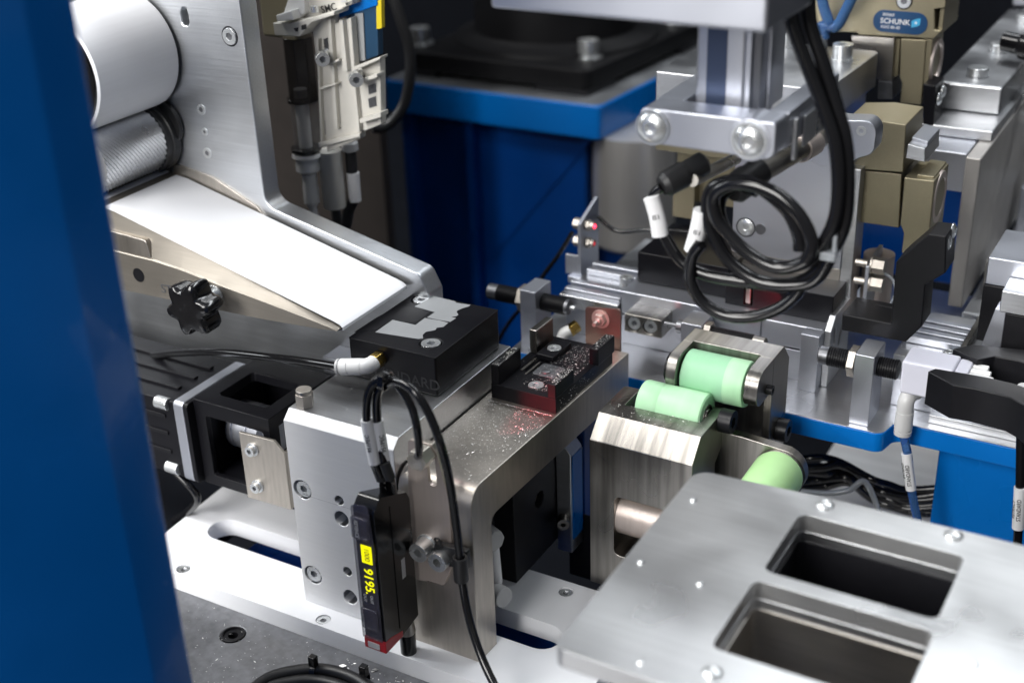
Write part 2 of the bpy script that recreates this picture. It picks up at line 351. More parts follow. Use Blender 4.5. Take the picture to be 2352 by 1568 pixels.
# fitting
h0 = Vector((25.6, 42.4, 127.6)); dv = Vector((-.12, -1, -.05)).normalized()
t = T('elbow_fitting', 'white push-in elbow fitting with brass hexagon on the black block', 'hose fitting', h0)
t.part('brass_hexagon', MB().lathe([(0, 2.3), (1, 2.3)], h0, (0, -1, 0), 20).lathe([(.8, 3.9), (6.2, 3.9)], h0, (0, -1, 0), 6), 'brass', .3)
el = smooth_path([h0+Vector((0, -5.8, 0)), h0+Vector((-.4, -7.6, -.3)), h0+Vector((-2.0, -9.2, -.8)), h0+Vector((-4.6, -9.9, -1.3))], 6)
t.part('elbow', MB().tube(el, 3.7, 24), 'white', 0)
e1 = el[-1]; dd = (Vector((9.5, 30.2, 124.6))-e1).normalized(); L = (Vector((9.5, 30.2, 124.6))-e1).length
t.part('sleeve', MB().lathe([(-1, 3.9), (L*.45, 3.95), (L*.47, 3.7), (L*.5, 4.0), (L-2.2, 4.0), (L-2, 3.6)], e1, dd, 28), 'white', 0)
t.part('release_collar', MB().lathe([(L-2.2, 3.4), (L-1.4, 3.4), (L-1.3, 3.9), (L-.2, 3.9), (L, 3.5)], e1, dd, 28), 'grey', 0)
endp = e1+dd*(L-.5)
pp = [endp, at(700, 830, y=33), at(600, 818, y=37), at(500, 808, y=42), at(420, 810, y=48), at(360, 816, y=55), at(290, 828, y=62), at(180, 850, y=70)]
solo('air_hose', MB().tube(smooth_path(pp, 8), 1.95, 14), 'rubber', 'glossy black air hose running left from the white elbow fitting', 'hose', endp, 0)
# ------------------------------------------------------------------ steel bracket
t = T('steel_angle_bracket', 'bent nickel plated steel bracket beside the silver block, dusted with swarf', 'bracket', (80, 0, -60))
prof = rnd([(0, -60), (0, 100, 9), (146, 100, 1), (146, 79), (15, 79, 5), (15, -60)], 10)
n = len(prof); v = []
for s in (0, 1):
    for y, z in prof:
        xr = 97.6+4.6*y/146
        v.append((60.4 if s == 0 else xr, y, z))
t.part('bent_plate', MB().add(v, [tuple(range(n)), tuple(range(2*n-1, n-1, -1))]+[(i, (i+1) % n, (i+1) % n+n, i+n) for i in range(n)]), 'nickel', .5)
t = T('black_side_block', 'matt black block with a round hole in the shade under the steel bracket', 'block', (78, 90, 10))
t.part('block', MB().box(72.5, 84, 58, 130, 10.03, 78.5), 'blackx', .5, cut=[MB().cyl((80, 83, 44), (90, 83, 44), 4.2, 28)])
t.part('hole_bottom', MB().cyl((80, 83, 44), (80.4, 83, 44), 4.1, 28), 'olive', 0)
t = T('edged_slab', 'slab with bright aluminium edge and blue reflection painted on its side, behind the black block', 'slab', (90, 106, 5))
t.part('slab', MB().prism([(84.2, 4), (92.6, 4), (92.6, 62), (88, 68.5), (84.2, 68.5)], 'y', 100, 112), 'alu', .6)
t.part('blue_reflection', MB().box(92.62, 93.1, 101, 111.5, 12, 61), 'blue', .1)  # thin blue sheet paints a reflection onto the aluminium side
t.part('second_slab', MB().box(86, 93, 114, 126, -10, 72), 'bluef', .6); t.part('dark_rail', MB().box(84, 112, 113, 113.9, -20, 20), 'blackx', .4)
t.screw((88, 100, 24), (.5, -1, 0), 3, 6, 'socket', 'steel')
t = T('grey_shaded_fitting', 'dull grey hose fitting peeping out right of the bracket leg', 'hose fitting', (84, 40, 45))
t.part('hexagon', MB().lathe([(0, 5.5), (9, 5.5)], (80.5, 36, 52), (.9, -.4, 0), 8), 'grey', .6)
t.part('sleeve', MB().lathe([(0, 3), (20, 3)], (85, 36, 46), (.05, 0, -1), 24), 'label', .2); t.part('collar', MB().lathe([(0, 5), (10, 5)], (84, 34, 22), (.9, -.3, .1), 24), 'grey', .6)
# swarf
def chips(name, lab, gen, nn, s0, s1, seed, m='chip'):
    R = random.Random(seed); mb = MB()
    for i in range(nn):
        p, nrm = gen(R); s = R.uniform(s0, s1)*(1 if R.random() < .93 else 2.2); ln = s*R.uniform(.7, 2.6); a = R.uniform(0, 6.28); th = s*R.uniform(.15, .5)
        d = Vector((math.cos(a), math.sin(a), R.uniform(-.1, .35))) if abs(nrm.z) > .5 else Vector((0, math.cos(a), math.sin(a)))
        d.normalize(); w = d.cross(nrm).normalized(); u = nrm
        q = Vector(p)+u*(th*.5)
        mb.add([q-d*ln*.5, q+w*s*.45+d*ln*.1, q+d*ln*.5, q-w*s*.35, q+u*th], [(0, 1, 4), (1, 2, 4), (2, 3, 4), (3, 0, 4), (0, 3, 2, 1)])
    return solo(name, mb, m, lab, 'swarf', (mb.v[0].x, mb.v[0].y, mb.v[0].z), 0, kind='stuff')
Z = Vector((0, 0, 1))
def g1(R):
    y = min(72, abs(R.gauss(50, 22))+4) if R.random() < .8 else R.uniform(8, 72)
    return (R.uniform(62, 98), y, 100.02), Z
chips('swarf', 'bright metal dust and flakes lying on the steel bracket top', g1, 1100, .18, .46, 3)
# ------------------------------------------------------------------ fixture nest
t = T('black_fixture_nest', 'dark fixture block with four upright ears and countersunk screws on the steel bracket', 'fixture', (82, 100, 100), math.radians(-1.2))
t.part('base', MB().prism([(64.5, 74.6), (99.3, 74.6), (99.3, 132), (66, 132), (66, 118), (64.5, 112)], 'z', 100.03, 107.6), 'black', .4,
       cut=[MB().box(69, 80, 94, 118, 106.6, 110), MB().cyl((83.8, 83.5, 106), (83.8, 83.5, 112), 4.2, 28), MB().box(72, 84.5, 92, 104, 106.9, 109)])
t.part('ear', MB().box(64.5, 68.9, 74.6, 95.5, 107.61, 117.9), 'black', .6)
t.part('ear', MB().box(64.6, 68.9, 110.5, 127.5, 107.61, 120.4), 'steel', .8, label='ear coloured grey as if lit')  # light on this ear put into a paler grey material
t.part('ear', MB().prism([(74.6, 107.61), (74.6, 115), (92.5, 115), (92.5, 107.61)], 'x', 94.9, 99.3), 'black', .5)
t.part('ear', MB().box(96.3, 101.3, 112.8, 130.5, 107.61, 116.4), 'black', .5)
t.part('clamp_pad', MB().box(70.6, 80.2, 106.5, 125, 107.61, 110.4), 'black', .4, cut=[MB().cyl((75.3, 116.3, 109), (75.3, 116.3, 113), 4.0, 28)])
t.part('groove_strip', MB().box(70.2, 71.6, 92, 106, 107.61, 108.3).box(74.0, 74.9, 90, 104, 107.3, 108.0), 'steel', .1)
t.part('inset_pad', MB().prism(rrect(76.5, 90, 92, 104, 1.2), 'z', 107.0, 107.75), 'deck', .1)
t.part('stop_button', MB().lathe([(0, 2.3), (.7, 2.2), (.9, 1.4)], (82, 96, 107.7), (0, 0, 1), 20), 'deck', 0)
t.screw((83.8, 83.5, 107.4), (0, 0, 1), 3.7, 1.3, 'flush'); t.screw((75.3, 116.3, 110.2), (0, 0, 1), 3.5, 1.1, 'flush')
def g2(R):
    q = R.random()
    if q < .62: return (min(96, max(67, R.gauss(88, 6))), R.uniform(78, 128), 107.7), Z
    if q < .72: return (R.uniform(65, 68.6), R.uniform(75, 95), 117.95), Z
    if q < .84: return (R.uniform(95.2, 99), R.uniform(75, 92), 115.05), Z
    if q < .92: return (R.uniform(96.6, 101), R.uniform(113, 130), 116.45), Z
    return (99.4, R.uniform(76, 120), R.uniform(101, 107)), Vector((1, 0, 0))
chips('swarf', 'fine bright metal dust covering the dark fixture block', g2, 1100, .15, .36, 5)
# ------------------------------------------------------------------ sensor plate on bracket leg
t = T('slotted_sensor_plate', 'thin rounded stainless plate with a slot bolted upright on the bracket leg', 'sensor plate', (80, -1, 60))
pl = [at(936, 1008, y=-2), at(998, 1024, y=-2), at(1029, 1150, y=-2), at(1040, 1290, y=-2), at(1020, 1345, y=-2), at(940, 1325, y=-2)]
t.part('plate', MB().prism(rnd([(pl[0].x, pl[0].z, 2.2), (pl[1].x, pl[1].z+.3, 6), (pl[2].x+.3, pl[2].z, 12), (pl[3].x, pl[3].z, 1), (pl[4].x, pl[4].z, 3), (pl[5].x, pl[5].z, 3)]), 'y', -2, -.05,
       [slot(80.2, 101.2, 80.0, 112, 2.1)]), 'stain', .15)
s1 = at(949.6, 1279, y=-13); s2 = at(993.4, 1301.5, y=-13)
for p in (s1, s2):
    t.screw((p.x+.1, -2.9, p.z), (0, -1, 0), 4.5, 7.0, 'socket'); t.part('washer', MB().lathe([(0, 5.1), (.9, 5.1)], (p.x+.1, -2, p.z), (0, -1, 0), 28), 'zinc', .1)
# hex sensor
sp = at(957.8, 1057, y=-10)
t = T('hex_light_sensor', 'small hexagonal metal sensor head in the top of the slotted plate', 'sensor', sp)
t.part('hexagon', MB().lathe([(-6.5, 4.9), (1, 4.9)], sp, (0, -1, 0), 6), 'nickelb', .35)
t.part('face_ring', MB().lathe([(1, 3.5), (1.3, 3.5)], sp, (0, -1, 0), 26), 'nickelb', .1)
t.part('threaded_shank', MB().thread(sp+Vector((0, 7.5, 0)), sp+Vector((0, 17, 0)), 2.3, .8), 'nickel', 0)
t.part('nut', MB().lathe([(8.3, 4.4), (11, 4.4)], sp, (0, 1, 0), 6), 'nickel', .3)
t.part('lens', MB().cyl(sp+Vector((0, 17, 0)), sp+Vector((0, 18, 0)), 1.4), 'led', 0)
# ------------------------------------------------------------------ fibre amplifier
ax0, ax1, ay0, ay1 = 58.6, 70.0, -32, -5.2
t = T('sensor_amplifier', 'slim black sensor amplifier with yellow digits and red lower tip', 'amplifier', (64, -18, 28))
t.part('case', MB().prism(rnd([(ay0+1.2, 30.5), (ay0+1.2, 99.5, 3), (ay0+6, 104, 2), (ay1-2, 96, 1), (ay1, 92, 1), (ay1, 30, 1), (ay0+14, 27.5, 1)]), 'x', ax0+.6, ax1), 'plastic', .3)
t.part('display_strip', MB().prism(rrect(ax0+1.2, ax1-2.4, 36, 98, .5), 'y', ay0+.75, ay0+1.18), 'dispb', .1)
t.part('clear_cover', MB().prism(rnd([(ax0, 33), (ax0, 84), (ax0+.3, 101, 2), (ax1-2.2, 103, 2), (ax1-.9, 84), (ax1-.9, 33)]), 'y', ay0, ay0+.55), 'smoke', .3)
t.part('button_cap', MB().prism(rrect(ax0+.8, ax1-1.6, 86, 97, 1.4), 'y', ay0-2.2, ay0-.05), 'smoke', .9)
t.part('rocker_key', MB().prism(rrect(ax0+1.0, ax1-1.8, 39, 50, 1), 'y', ay0-1.2, ay0-.05), 'smoke', .5)
t.part('red_tip', MB().prism([(ay0+.6, 27), (ay0+.6, 33), (ay0+4.5, 33), (ay0+14, 30.4), (ay0+14, 27.4)], 'x', ax0+.2, ax1+.25), 'red', .4)
t.part('grey_window', MB().prism(rrect(ax0+2.2, ax1-3, 28, 31, .4), 'y', ay0+.35, ay0+.62), 'grey', 0)
t.part('lit_field', MB().prism(rrect(ax0+3.9, ax1-2.2, 73.6, 82.6, .2), 'y', ay0-.14, ay0-.04), 'disp', 0)
t.text('1000', (ax0+6.6, ay0-.2, 78.1), (0, 0, -1), (1, 0, 0), 3.9, 'ink', .03, stretch=.86)
t.text('9195.', (ax0+6.4, ay0-.12, 64.2), (0, 0, -1), (1, 0, 0), 6.6, 'disp', .04, stretch=.95)
t.text('KEYENCE', (ax0+4.2, ay0-2.28, 91.5), (0, 0, -1), (1, 0, 0), 2.5, 'grey', .02, stretch=.8)
t.text('OUT', (ax0+7, ay0-.12, 55), (0, 0, -1), (1, 0, 0), 2.0, 'grey', .02)
t.text('OUT', (ax0+3.6, ay0-.12, 55), (0, 0, -1), (1, 0, 0), 2.0, 'grey', .02)
t.part('side_rib', MB().box(ax1, ax1+.35, -20, -19.4, 33, 96), 'plastic', 0)
t.part('side_label', MB().box(ax1, ax1+.1, -15, -12.4, 56, 66), 'grey', 0)
# plug below the amplifier
c0 = Vector((65.2, -8.4, 29.5))
t = T('amplifier_plug', 'black cable plug with knurled metal ring below the amplifier', 'plug', c0)
t.part('knurled_ring', MB().lathe([(0, 1.9), (1.2, 2.1), (1.4, 3.2), (8, 3.9), (8.6, 3.7)], c0, (0, 0, -1), 36), 'steel', 0)
t.part('boot', MB().lathe([(8.4, 3.7), (30, 3.6), (55, 3.4)], c0, (0, 0, -1), 24), 'rubber', 0)
# cables above the amplifier
def cab(name, pts, r, label, cat='cable', m='rubber', n=14, group=None, loc=None):
    return solo(name, MB().tube(smooth_path(pts, 8), r, n), m, label, cat, loc or pts[0], 0, group=group)
yc = -22
cab('sensor_cable', [(65.5, -17, 97), at(880, 1112, y=-18), at(877, 1098, y=-20), at(862, 1062, y=-21), at(850, 1010, y=yc), at(842, 960, y=yc), at(844, 912, y=yc), at(858, 880, y=yc+1), at(885, 868, y=yc+2), at(918, 890, y=yc+4), at(945, 935, y=yc+4), at(958, 985, y=-19), at(963, 1035, y=-16), (sp.x+.8, -10.4, sp.z+2.6)], 1.75, 'glossy black cable arching from the amplifier into the hexagonal sensor')
cab('sensor_cable', [(67.8, -14, 97), at(899, 1108, y=-16), at(896, 1096, y=-18), at(882, 1060, y=-19), at(872, 1010, y=yc+3), at(866, 960, y=yc+3), at(866, 912, y=yc+3), at(876, 886, y=yc+3), at(905, 874, y=yc+2), at(950, 897, y=yc), at(985, 950, y=yc), at(1012, 1020, y=yc), at(1030, 1090, y=-19), at(1043, 1170, y=-15), at(1053, 1250, y=-12), at(1058, 1300, y=-11.5), at(1064, 1350, y=-12), at(1080, 1430, y=-15), at(1107, 1510, y=-19), at(1140, 1580, y=-24), at(1175, 1640, y=-30)], 1.85, 'long glossy black cable looping over and down through the clamp')
for a, b, dy, w in (((842, 963), (861, 1062), yc, '951PEC'), ((866, 965), (882, 1059), yc+3, '951PEC')):
    p0 = at(*a, y=dy+.3); p1 = at(*b, y=dy+.9);  dd = (p1-p0).normalized(); L = (p1-p0).length
    t = T('cable_marker', 'white marker sleeve reading 951PEC on the '+('left' if dy == yc else 'right')+' cable above the amplifier', 'cable marker', p0, group='marker sleeves above the amplifier')
    t.part('sleeve', MB().lathe([(0, 2.6), (L, 2.6)], p0, dd, 28), 'label', 0)
    nn = Vector((.15, -1, .1)).normalized() if dy == yc else Vector((1.0, -.8, .1)).normalized()
    c = p0+dd*L*.5; t.text(w, c+nn*2.63+Vector((.3, 0, 0)), -dd, dd.cross(nn)*-1 if False else nn.cross(-dd), 2.6, 'ink', .03)
t = T('black_heat_shrink', 'ribbed black cable end sleeves where cables enter the amplifier', 'cable sleeve', at(875, 1075, y=-20))
for a, b in (((862, 1064), (877, 1102)), ((883, 1062), (897, 1100))):
    t.part('sleeve', MB().cyl(at(*a, y=-20), at(*b, y=-20), 2.3, 20), 'rubberm', .2)
t = T('zip_tie', 'black zip tie holding the two cable loops together at their top', 'zip tie', at(880, 870, y=yc+1))
t.part('strap', MB().lathe([(-1.3, 3.9), (1.3, 3.9), (1.3, 4.3), (-1.3, 4.3)], at(884, 874, y=yc+2), (1, .1, -.25), 20, closed=True), 'plastic', 0)
q = at(877, 868, y=yc-1); t.part('buckle', MB().box(q.x-1.4, q.x+1.4, q.y-1.6, q.y+1.6, q.z-1.6, q.z+1.6), 'plastic', .3)
# cable clamp
q = at(1058, 1305, y=-11.5)
t = T('cable_clamp', 'black plastic cable clamp screwed beside the lower socket screw', 'clamp', q)
t.part('loop', MB().lathe([(-6, 3.2), (6, 3.2), (6, 2.1), (-6, 2.1)], q, (0, 0, 1), 26, closed=True), 'rubberm', .2)
t.part('tab', MB().prism(rnd([(s2.x-3, s2.z+7, 1), (q.x, q.z+5, 1), (q.x, q.z-4.6, 1), (s2.x-2, s2.z-3.5, 1), (s2.x-4.5, s2.z+1, 2)]), 'y', -6.2, -3.0), 'rubberm', .4)
q2 = at(1010, 1262, y=-7); t.part('hook', MB().tube(smooth_path([q2+Vector((-1.5, 0, 3)), q2+Vector((-2.2, 0, 5)), q2+Vector((0, 0, 5.4)), q2+Vector((1, 0, 2))], 5), .5, 8), 'rubberm', 0)
def fb(mb, u0, v0, u1, v1, y, dy, dx=0):
    """box whose front face (plane y) spans two opposite corners seen at (u0,v0) and (u1,v1)"""
    a = at(u0, v0, y=y); b = at(u1, v1, y=y)
    return mb.box(min(a.x, b.x), max(a.x, b.x)+dx, y, y+dy, min(a.z, b.z), max(a.z, b.z))
# ================================================================== ROLLER HOLDERS
FY, FZ, FR = 107.3, 97.6, 10.6; RY, RZ, RR = 124.3, 109.0, 11.0
t = T('front_roller_holder', 'steel roller holder with slanted front edge and a window, beside the swarf covered bracket', 'roller holder', (140, 95, 10))
pf = rnd([(76, 10.05), (76, 89.8), (85.5, 99.8), (119, 99.8, 8), (119, 85, 8), (104, 76), (104, 10.05)], 8)
t.part('body', MB().prism(pf, 'x', 115, 166), 'steel', .4, cut=[MB().box(123.3, 160.6, 96.8, 130, 84, 130), MB().prism(rrect(127.6, 153.5, 30, 62.6, 3.2), 'y', 60, 98)])
t.part('drum', MB().lathe([(0, 10), (.8, 11), (34, 11), (34.8, 10)], (126, 88, 48), (1, 0, 0), 40), 'stain', .2, label='polished steel drum inside the window')
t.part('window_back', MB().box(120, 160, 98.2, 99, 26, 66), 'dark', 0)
t = T('green_front_roller', 'pale green roller in the nearer steel holder', 'roller', (142, FY, FZ))
t.part('sleeve', MB().lathe([(0, FR-1.2), (.5, FR-.3), (1.4, FR), (10.4, FR), (10.6, FR-.12), (10.9, FR), (30.6, FR), (31.6, FR-.3), (32.2, FR-1.2), (32.2, 5)], (127.6, FY, FZ), (1, 0, 0), 56), 'green', 0)
t.part('bearing', MB().lathe([(0, 5.6), (.6, 5.6), (.6, 4.8), (.2, 4.6), (.2, 3.6), (.9, 3.4), (.9, 2.2), (0, 2.2)], (159.6, FY, FZ), (1, 0, 0), 32), 'steel', 0)
t = T('shoulder_screw', 'black socket head shoulder screw on the side of the nearer roller holder', 'screw', (166, FY+1, FZ-.5))
t.screw((166.02, FY+1.5, FZ-1), (1, 0, 0), 5.6, 6.2, 'socket', 'blackx', name='head')
t = T('rear_roller_holder', 'tall steel roller holder with two rounded arms behind the nearer one', 'roller holder', (160, 140, 60))
colm = rnd([(131.6, 60), (131.6, 104.2), (131.6, 121), (146, 121), (154.5, 111.5), (154.5, 60)], 4)
t.part('column', MB().prism(colm, 'x', 137, 182), 'steel', .4, cut=[MB().box(142, 175.2, 100, 133, 96, 130), MB().box(130, 178, 90, 140, 40, 98)])
arm = rnd([(131.7, 121), (112.2, 121, 8), (109.6, 104, 6), (131.7, 104.3)], 8)
for a, b in ((137, 142), (175.2, 182)): t.part('arm', MB().prism(arm, 'x', a, b), 'steel', .4)
t.screw((182, RY-.5, RZ), (1, 0, 0), 2.3, 3, 'socket', 'blackx'); t.screw((137, RY, RZ+.5), (-1, 0, 0), 7.2, 3.6, 'socket', 'blackx', name='knurled_head')
t = T('green_rear_roller', 'two tone green roller between the arms of the rear holder', 'roller', (158, RY, RZ))
t.part('sleeve', MB().lathe([(0, RR-1), (.8, RR), (21.5, RR)], (142.6, RY, RZ), (1, 0, 0), 56), 'green2', 0, label='dusty darker green half')
t.part('sleeve', MB().lathe([(21.4, RR+.04), (29.6, RR+.04), (30.6, RR-.3), (31, RR-1.2), (31, 6)], (142.6, RY, RZ), (1, 0, 0), 56), 'green', 0, label='brighter green half')
t.part('bearing', MB().lathe([(0, 6.6), (.7, 6.6), (.7, 5.8), (.2, 5.6), (.2, 4.2), (1.3, 4.0), (1.3, 2.6), (0, 2.6)], (173.5, RY, RZ), (1, 0, 0), 36), 'steel', 0)
t = T('side_arm_plate', 'thin steel arm with round end carrying the lime green roller', 'arm', (180, 114, 64))
cx3, cz3 = 194.6, 75.2
t.part('arm_plate', MB().prism([(158, 89), (176, 88.6)]+[(cx3+12*math.cos(a), cz3+12*math.sin(a)) for a in [math.radians(75-i*15) for i in range(15)]]+[(158, 64)], 'y', 111.2, 116.5), 'steel', .4)
t.part('bearing_cap', MB().lathe([(0, 11.4), (1.2, 11.4)], (cx3, 111.2, cz3), (0, -1, 0), 40), 'steel', .2)
t = T('green_side_roller', 'lime green roller half hidden by the corner of the big tray plate', 'roller', (cx3, 92, cz3))
t.part('sleeve', MB().lathe([(0, 10.6), (.8, 11.5), (2.2, 11.9), (14, 11.8), (40, 11.5), (41, 9)], (cx3, 110.2, cz3), (0, -1, 0), 56), 'green3', 0)
t = T('arm_shoulder_screw', 'black socket head screw behind the lime green roller arm', 'screw', (182, 143, 74))
t.screw((182.05, 143.5, 78), (1, 0, 0), 5.6, 5.5, 'socket', 'blackx', name='head')
# ================================================================== TRAY
t = T('outfeed_tray', 'large pale aluminium tray plate with two rounded rectangular pockets in the foreground', 'tray plate', (260, -50, 126))
Zt = 130
out = rnd([(192.6, -104, 4), (192.6, 13.5, 7), (250, 17.2), (330, 18.6), (330, -104)], 8)
h1 = rrect(237.2, 295.6, -36.0, 2.8, 3.4, 6); h2 = rrect(236.6, 296.3, -81.5, -42.2, 3.4, 6)
t.part('plate', MB().prism(out, 'z', Zt-7, Zt, [h1, h2]), 'tray', .35)
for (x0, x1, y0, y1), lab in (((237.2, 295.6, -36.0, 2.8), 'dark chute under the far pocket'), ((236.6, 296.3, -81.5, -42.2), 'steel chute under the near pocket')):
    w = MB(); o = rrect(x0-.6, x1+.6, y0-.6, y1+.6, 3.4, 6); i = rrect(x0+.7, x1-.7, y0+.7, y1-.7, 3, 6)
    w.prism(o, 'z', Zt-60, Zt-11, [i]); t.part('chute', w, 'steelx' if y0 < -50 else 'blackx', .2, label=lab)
t.part('under_frame', MB().prism(rnd([(200, -96, 3), (200, 8, 5), (322, 8), (322, -96)], 4), 'z', Zt-11, Zt-7.02, [rrect(237.4, 295.4, -35.8, 2.6, 3.2), rrect(236.8, 296.1, -81.3, -42.4, 3.2)]), 'alu', .2)
for u, v in ((1895, 1160), (2190, 1230), (1636, 1545)):
    p = at(u, v, z=Zt); t.screw((p.x, p.y, Zt), (0, 0, 1), 3.4, 1.6, 'button')
for u, v in ((1592, 1149), (1472, 1291), (1608, 1341), (1472, 1521), (2236, 1524)):
    p = at(u, v, z=Zt); t.part('dowel', MB().lathe([(-1, 1.2), (.5, 1.2), (.9, .9), (1.0, .3)], (p.x, p.y, Zt), (0, 0, 1), 18), 'zinc', 0)
# ================================================================== BLUE BED PLATE
t = T('blue_bed_plate', 'blue enamelled bed plate with bare milled top carrying the stops', 'bed plate', (200, 250, 64))
bed = rnd([(21, 165), (226.5, 165, 5), (229.5, 180, 5), (340, 180), (340, 345), (21, 345)], 8)
t.part('plate', MB().prism(bed, 'z', 64.4, 74.6), 'blue', .4)
t.part('milled_top', MB().prism(rnd([(21.4, 165.4), (226.2, 165.4, 5), (229.2, 180.4, 5), (339, 180.4), (339, 344), (21.4, 344)], 8), 'z', 74.62, 75), 'alu', .1)
a = at(2155, 1045, y=200)
t.part('leg', MB().box(a.x, a.x+70, 200, 300, -200, 64.38), 'blue', 1)
solo('bright_table_sheet', MB().box(150, 330, 140, 460, -62, -58), 'sheet', 'bright scratched metal sheet low between the green roller and the blue leg', 'sheet', (240, 300, -62), .3)
# stop posts and shock absorbers
def absorber(lab, x0, x1, y, z, r, tipl=None, tipr=None, nutx=None, group='shock absorbers on the stop posts'):
    t = T('shock_absorber', lab, 'shock absorber', ((x0+x1)/2, y, z), group=group)
    t.part('threaded_body', MB().thread((x0, y, z), (x1, y, z), r, 1.1, 26, .42), 'blackx' if r < 6 else 'steel', 0)
    if tipl: t.part('cap', MB().lathe([(0, r*.86), (.5, r*.93), (tipl, r*.93)], (x0-tipl+.1, y, z), (1, 0, 0), 26), 'deck', 0)
    if tipr:
        t.part('cap', MB().lathe([(0, r*.9), (2, r*.9), (2.6, r*.5)], (x1-.1, y, z), (1, 0, 0), 26), 'deck', 0)
        if tipr > 2: t.part('plunger', MB().lathe([(0, 1.2), (tipr, 1.2), (tipr+.4, .8)], (x1+1, y, z), (1, 0, 0), 16), 'zinc', 0)
    if nutx is not None: t.part('nut', MB().lathe([(0, r*1.62), (3.6, r*1.62)], (nutx, y, z), (1, 0, 0), 6), 'nickel', .3)
    return t
p0 = at(1124, 668, y=181); p1 = at(1301, 703, y=181); zz = (p0.z+p1.z)/2
t = T('stop_post', 'anodised upright stop post at the far left end of the stage', 'stop post', (30, 180, 75), group='stop posts')
t.part('post', MB().box(24.8, 34.4, 172, 190, 75.02, 109), 'anod', .4)
absorber('dark threaded shock absorber through the far left stop post', p0.x+6, p1.x, 181, zz, 4.8, 6, 4, 20.6)
t = T('stop_post', 'anodised stop post behind the rear roller holder', 'stop post', (121, 188, 75), group='stop posts')
t.part('post', MB().box(115.6, 126.8, 180, 197, 75.02, 104.9), 'anod', .4)
p0 = at(1536, 748, y=186); p1 = at(1735, 768, y=186)
absorber('small dark shock absorber with bright tip behind the rear roller', 128, 153, 186, 99.5, 3.5, None, None, 127)
t = T('absorber_tip', 'bright round bumper tip of the small shock absorber', 'bumper', (155, 186, 99.5)); t.part('bumper', MB().lathe([(0, 3.1), (6, 3.1), (6.6, 2.6)], (153, 186, 99.5), (1, 0, 0), 24), 'steel', 0); t.part('knob', MB().lathe([(0, 3.6), (3, 3.6)], (111.5, 186, 99.5), (1, 0, 0), 24).cyl((104, 186, 99.5), (111.5, 186, 99.5), 1.2), 'deck', .2)
t = T('stop_post', 'anodised stop post standing alone on the milled bed corner', 'stop post', (214, 178, 75), group='stop posts')
t.part('post', MB().box(209.2, 218.6, 169, 188, 75.02, 112.6), 'anod', .4)
p0 = at(1884, 815, y=178.5); p1 = at(2075, 850, y=178.5); zz = (p0.z+p1.z)/2
absorber('long dark shock absorber through the post on the milled bed corner', 194, 228, 178.5, zz, 4.9, 4.6, None, 204.6)
# ================================================================== LEFT STAGE
t = T('linear_stage', 'aluminium linear stage with ribbed rails behind the fixture block', 'linear stage', (110, 215, 75))
t.part('body', MB().box(38, 184.5, 200, 244, 75.02, 92), 'anod', .5)
t.part('front_beam', MB().box(72.3, 152, 199, 240, 93.5, 106.6), 'anod', .6)
t.part('end_beam', MB().box(152.2, 184.6, 199, 240, 93.5, 106.6), 'anod', .6)
t.part('end_foot', MB().box(175.6, 185.2, 191, 199.6, 75.02, 106.4), 'anod', .4)
t.part('slide_top', MB().box(36, 72, 196, 240, 92.1, 99), 'alu', .5)
for y0, h in ((199, 102), (206, 103.2), (226, 102.6), (233, 103.6)): t.part('rail_rib', MB().box(38, 71.8, y0, y0+4.4, 99.02, h), 'anod', .5)
t.screw((66, 220, 99), (0, 0, 1), 3.8, 6.5, 'socket')
t.part('end_plate', MB().prism(rnd([(199, 75.1), (199, 106.6), (206, 112.5), (232, 112.5), (232, 75.1)], 2), 'x', 185.3, 188.6, [slot(206, 98, 206, 104, 1.9), slot(215, 94, 219, 101, 1.9)]), 'alu', .3)
t = T('steel_stop_block', 'dark steel stop block with two recessed socket screws', 'stop block', (92, 190, 90))
t.part('block', MB().box(81.2, 102.8, 185, 204, 90.4, 101), 'steel', .5, cut=[MB().cyl((86.6, 180, 95.7), (86.6, 188, 95.7), 4.1, 30), MB().cyl((96, 180, 95.7), (96, 188, 95.7), 4.1, 30)])
for x in (86.6, 96): t.screw((x, 185.8, 95.7), (0, -1, 0), 3.6, 2, 'flush')
t = T('black_slide_cover', 'black box shaped cover on the stage catching red light', 'cover', (130, 225, 106))
t.part('cover', MB().box(75.2, 128, 214, 262, 107, 124.2), 'black', .6)
t.part('side_cover', MB().box(128.4, 186, 208, 262, 106.7, 121.5), 'black', .5, cut=[MB().box(139, 143.5, 200, 216, 108, 118)])
t.part('bright_insert', MB().box(139.3, 142, 209, 215, 108.6, 117), 'steel', .2)
# LED sensor bracket
t = T('led_sensor_bracket', 'thin upright bracket holding two lit red sensors at the far left of the stage', 'sensor bracket', (32, 236, 96))
t.part('bracket', MB().prism(rnd([(229, 96), (229, 128), (252, 137.5, 1), (252, 96)], 2), 'x', 31, 33), 'anod', .2)
t.part('foot', MB().box(23, 31, 229, 231, 96, 108), 'anod', .2); t.part('base', MB().box(26, 44, 226, 252, 92.1, 96), 'anod', .4)
for u, v in ((1366, 520), (1356, 558)):
    tip = at(u, v, y=236)
    t.part('sensor_nut', MB().lathe([(0, 3.4), (5, 3.4)], (25.5, 236, tip.z), (1, 0, 0), 6), 'nickel', .3)
    t.part('sensor_nut', MB().lathe([(0, 3.3), (2.6, 3.3)], (33.2, 236, tip.z), (1, 0, 0), 6), 'nickel', .3)
    t.part('sensor_barrel', MB().lathe([(0, 2.4), (2.2, 2.4), (2.4, 1.4), (tip.x-36.3, 1.3)], (35.8, 236, tip.z), (1, 0, 0), 20), 'nickel', 0)
    t.part('lit_tip', MB().lathe([(0, 1.2), (.9, 1.1), (1.3, .5)], (tip.x-.6, 236, tip.z), (1, 0, 0), 16), 'led', 0)
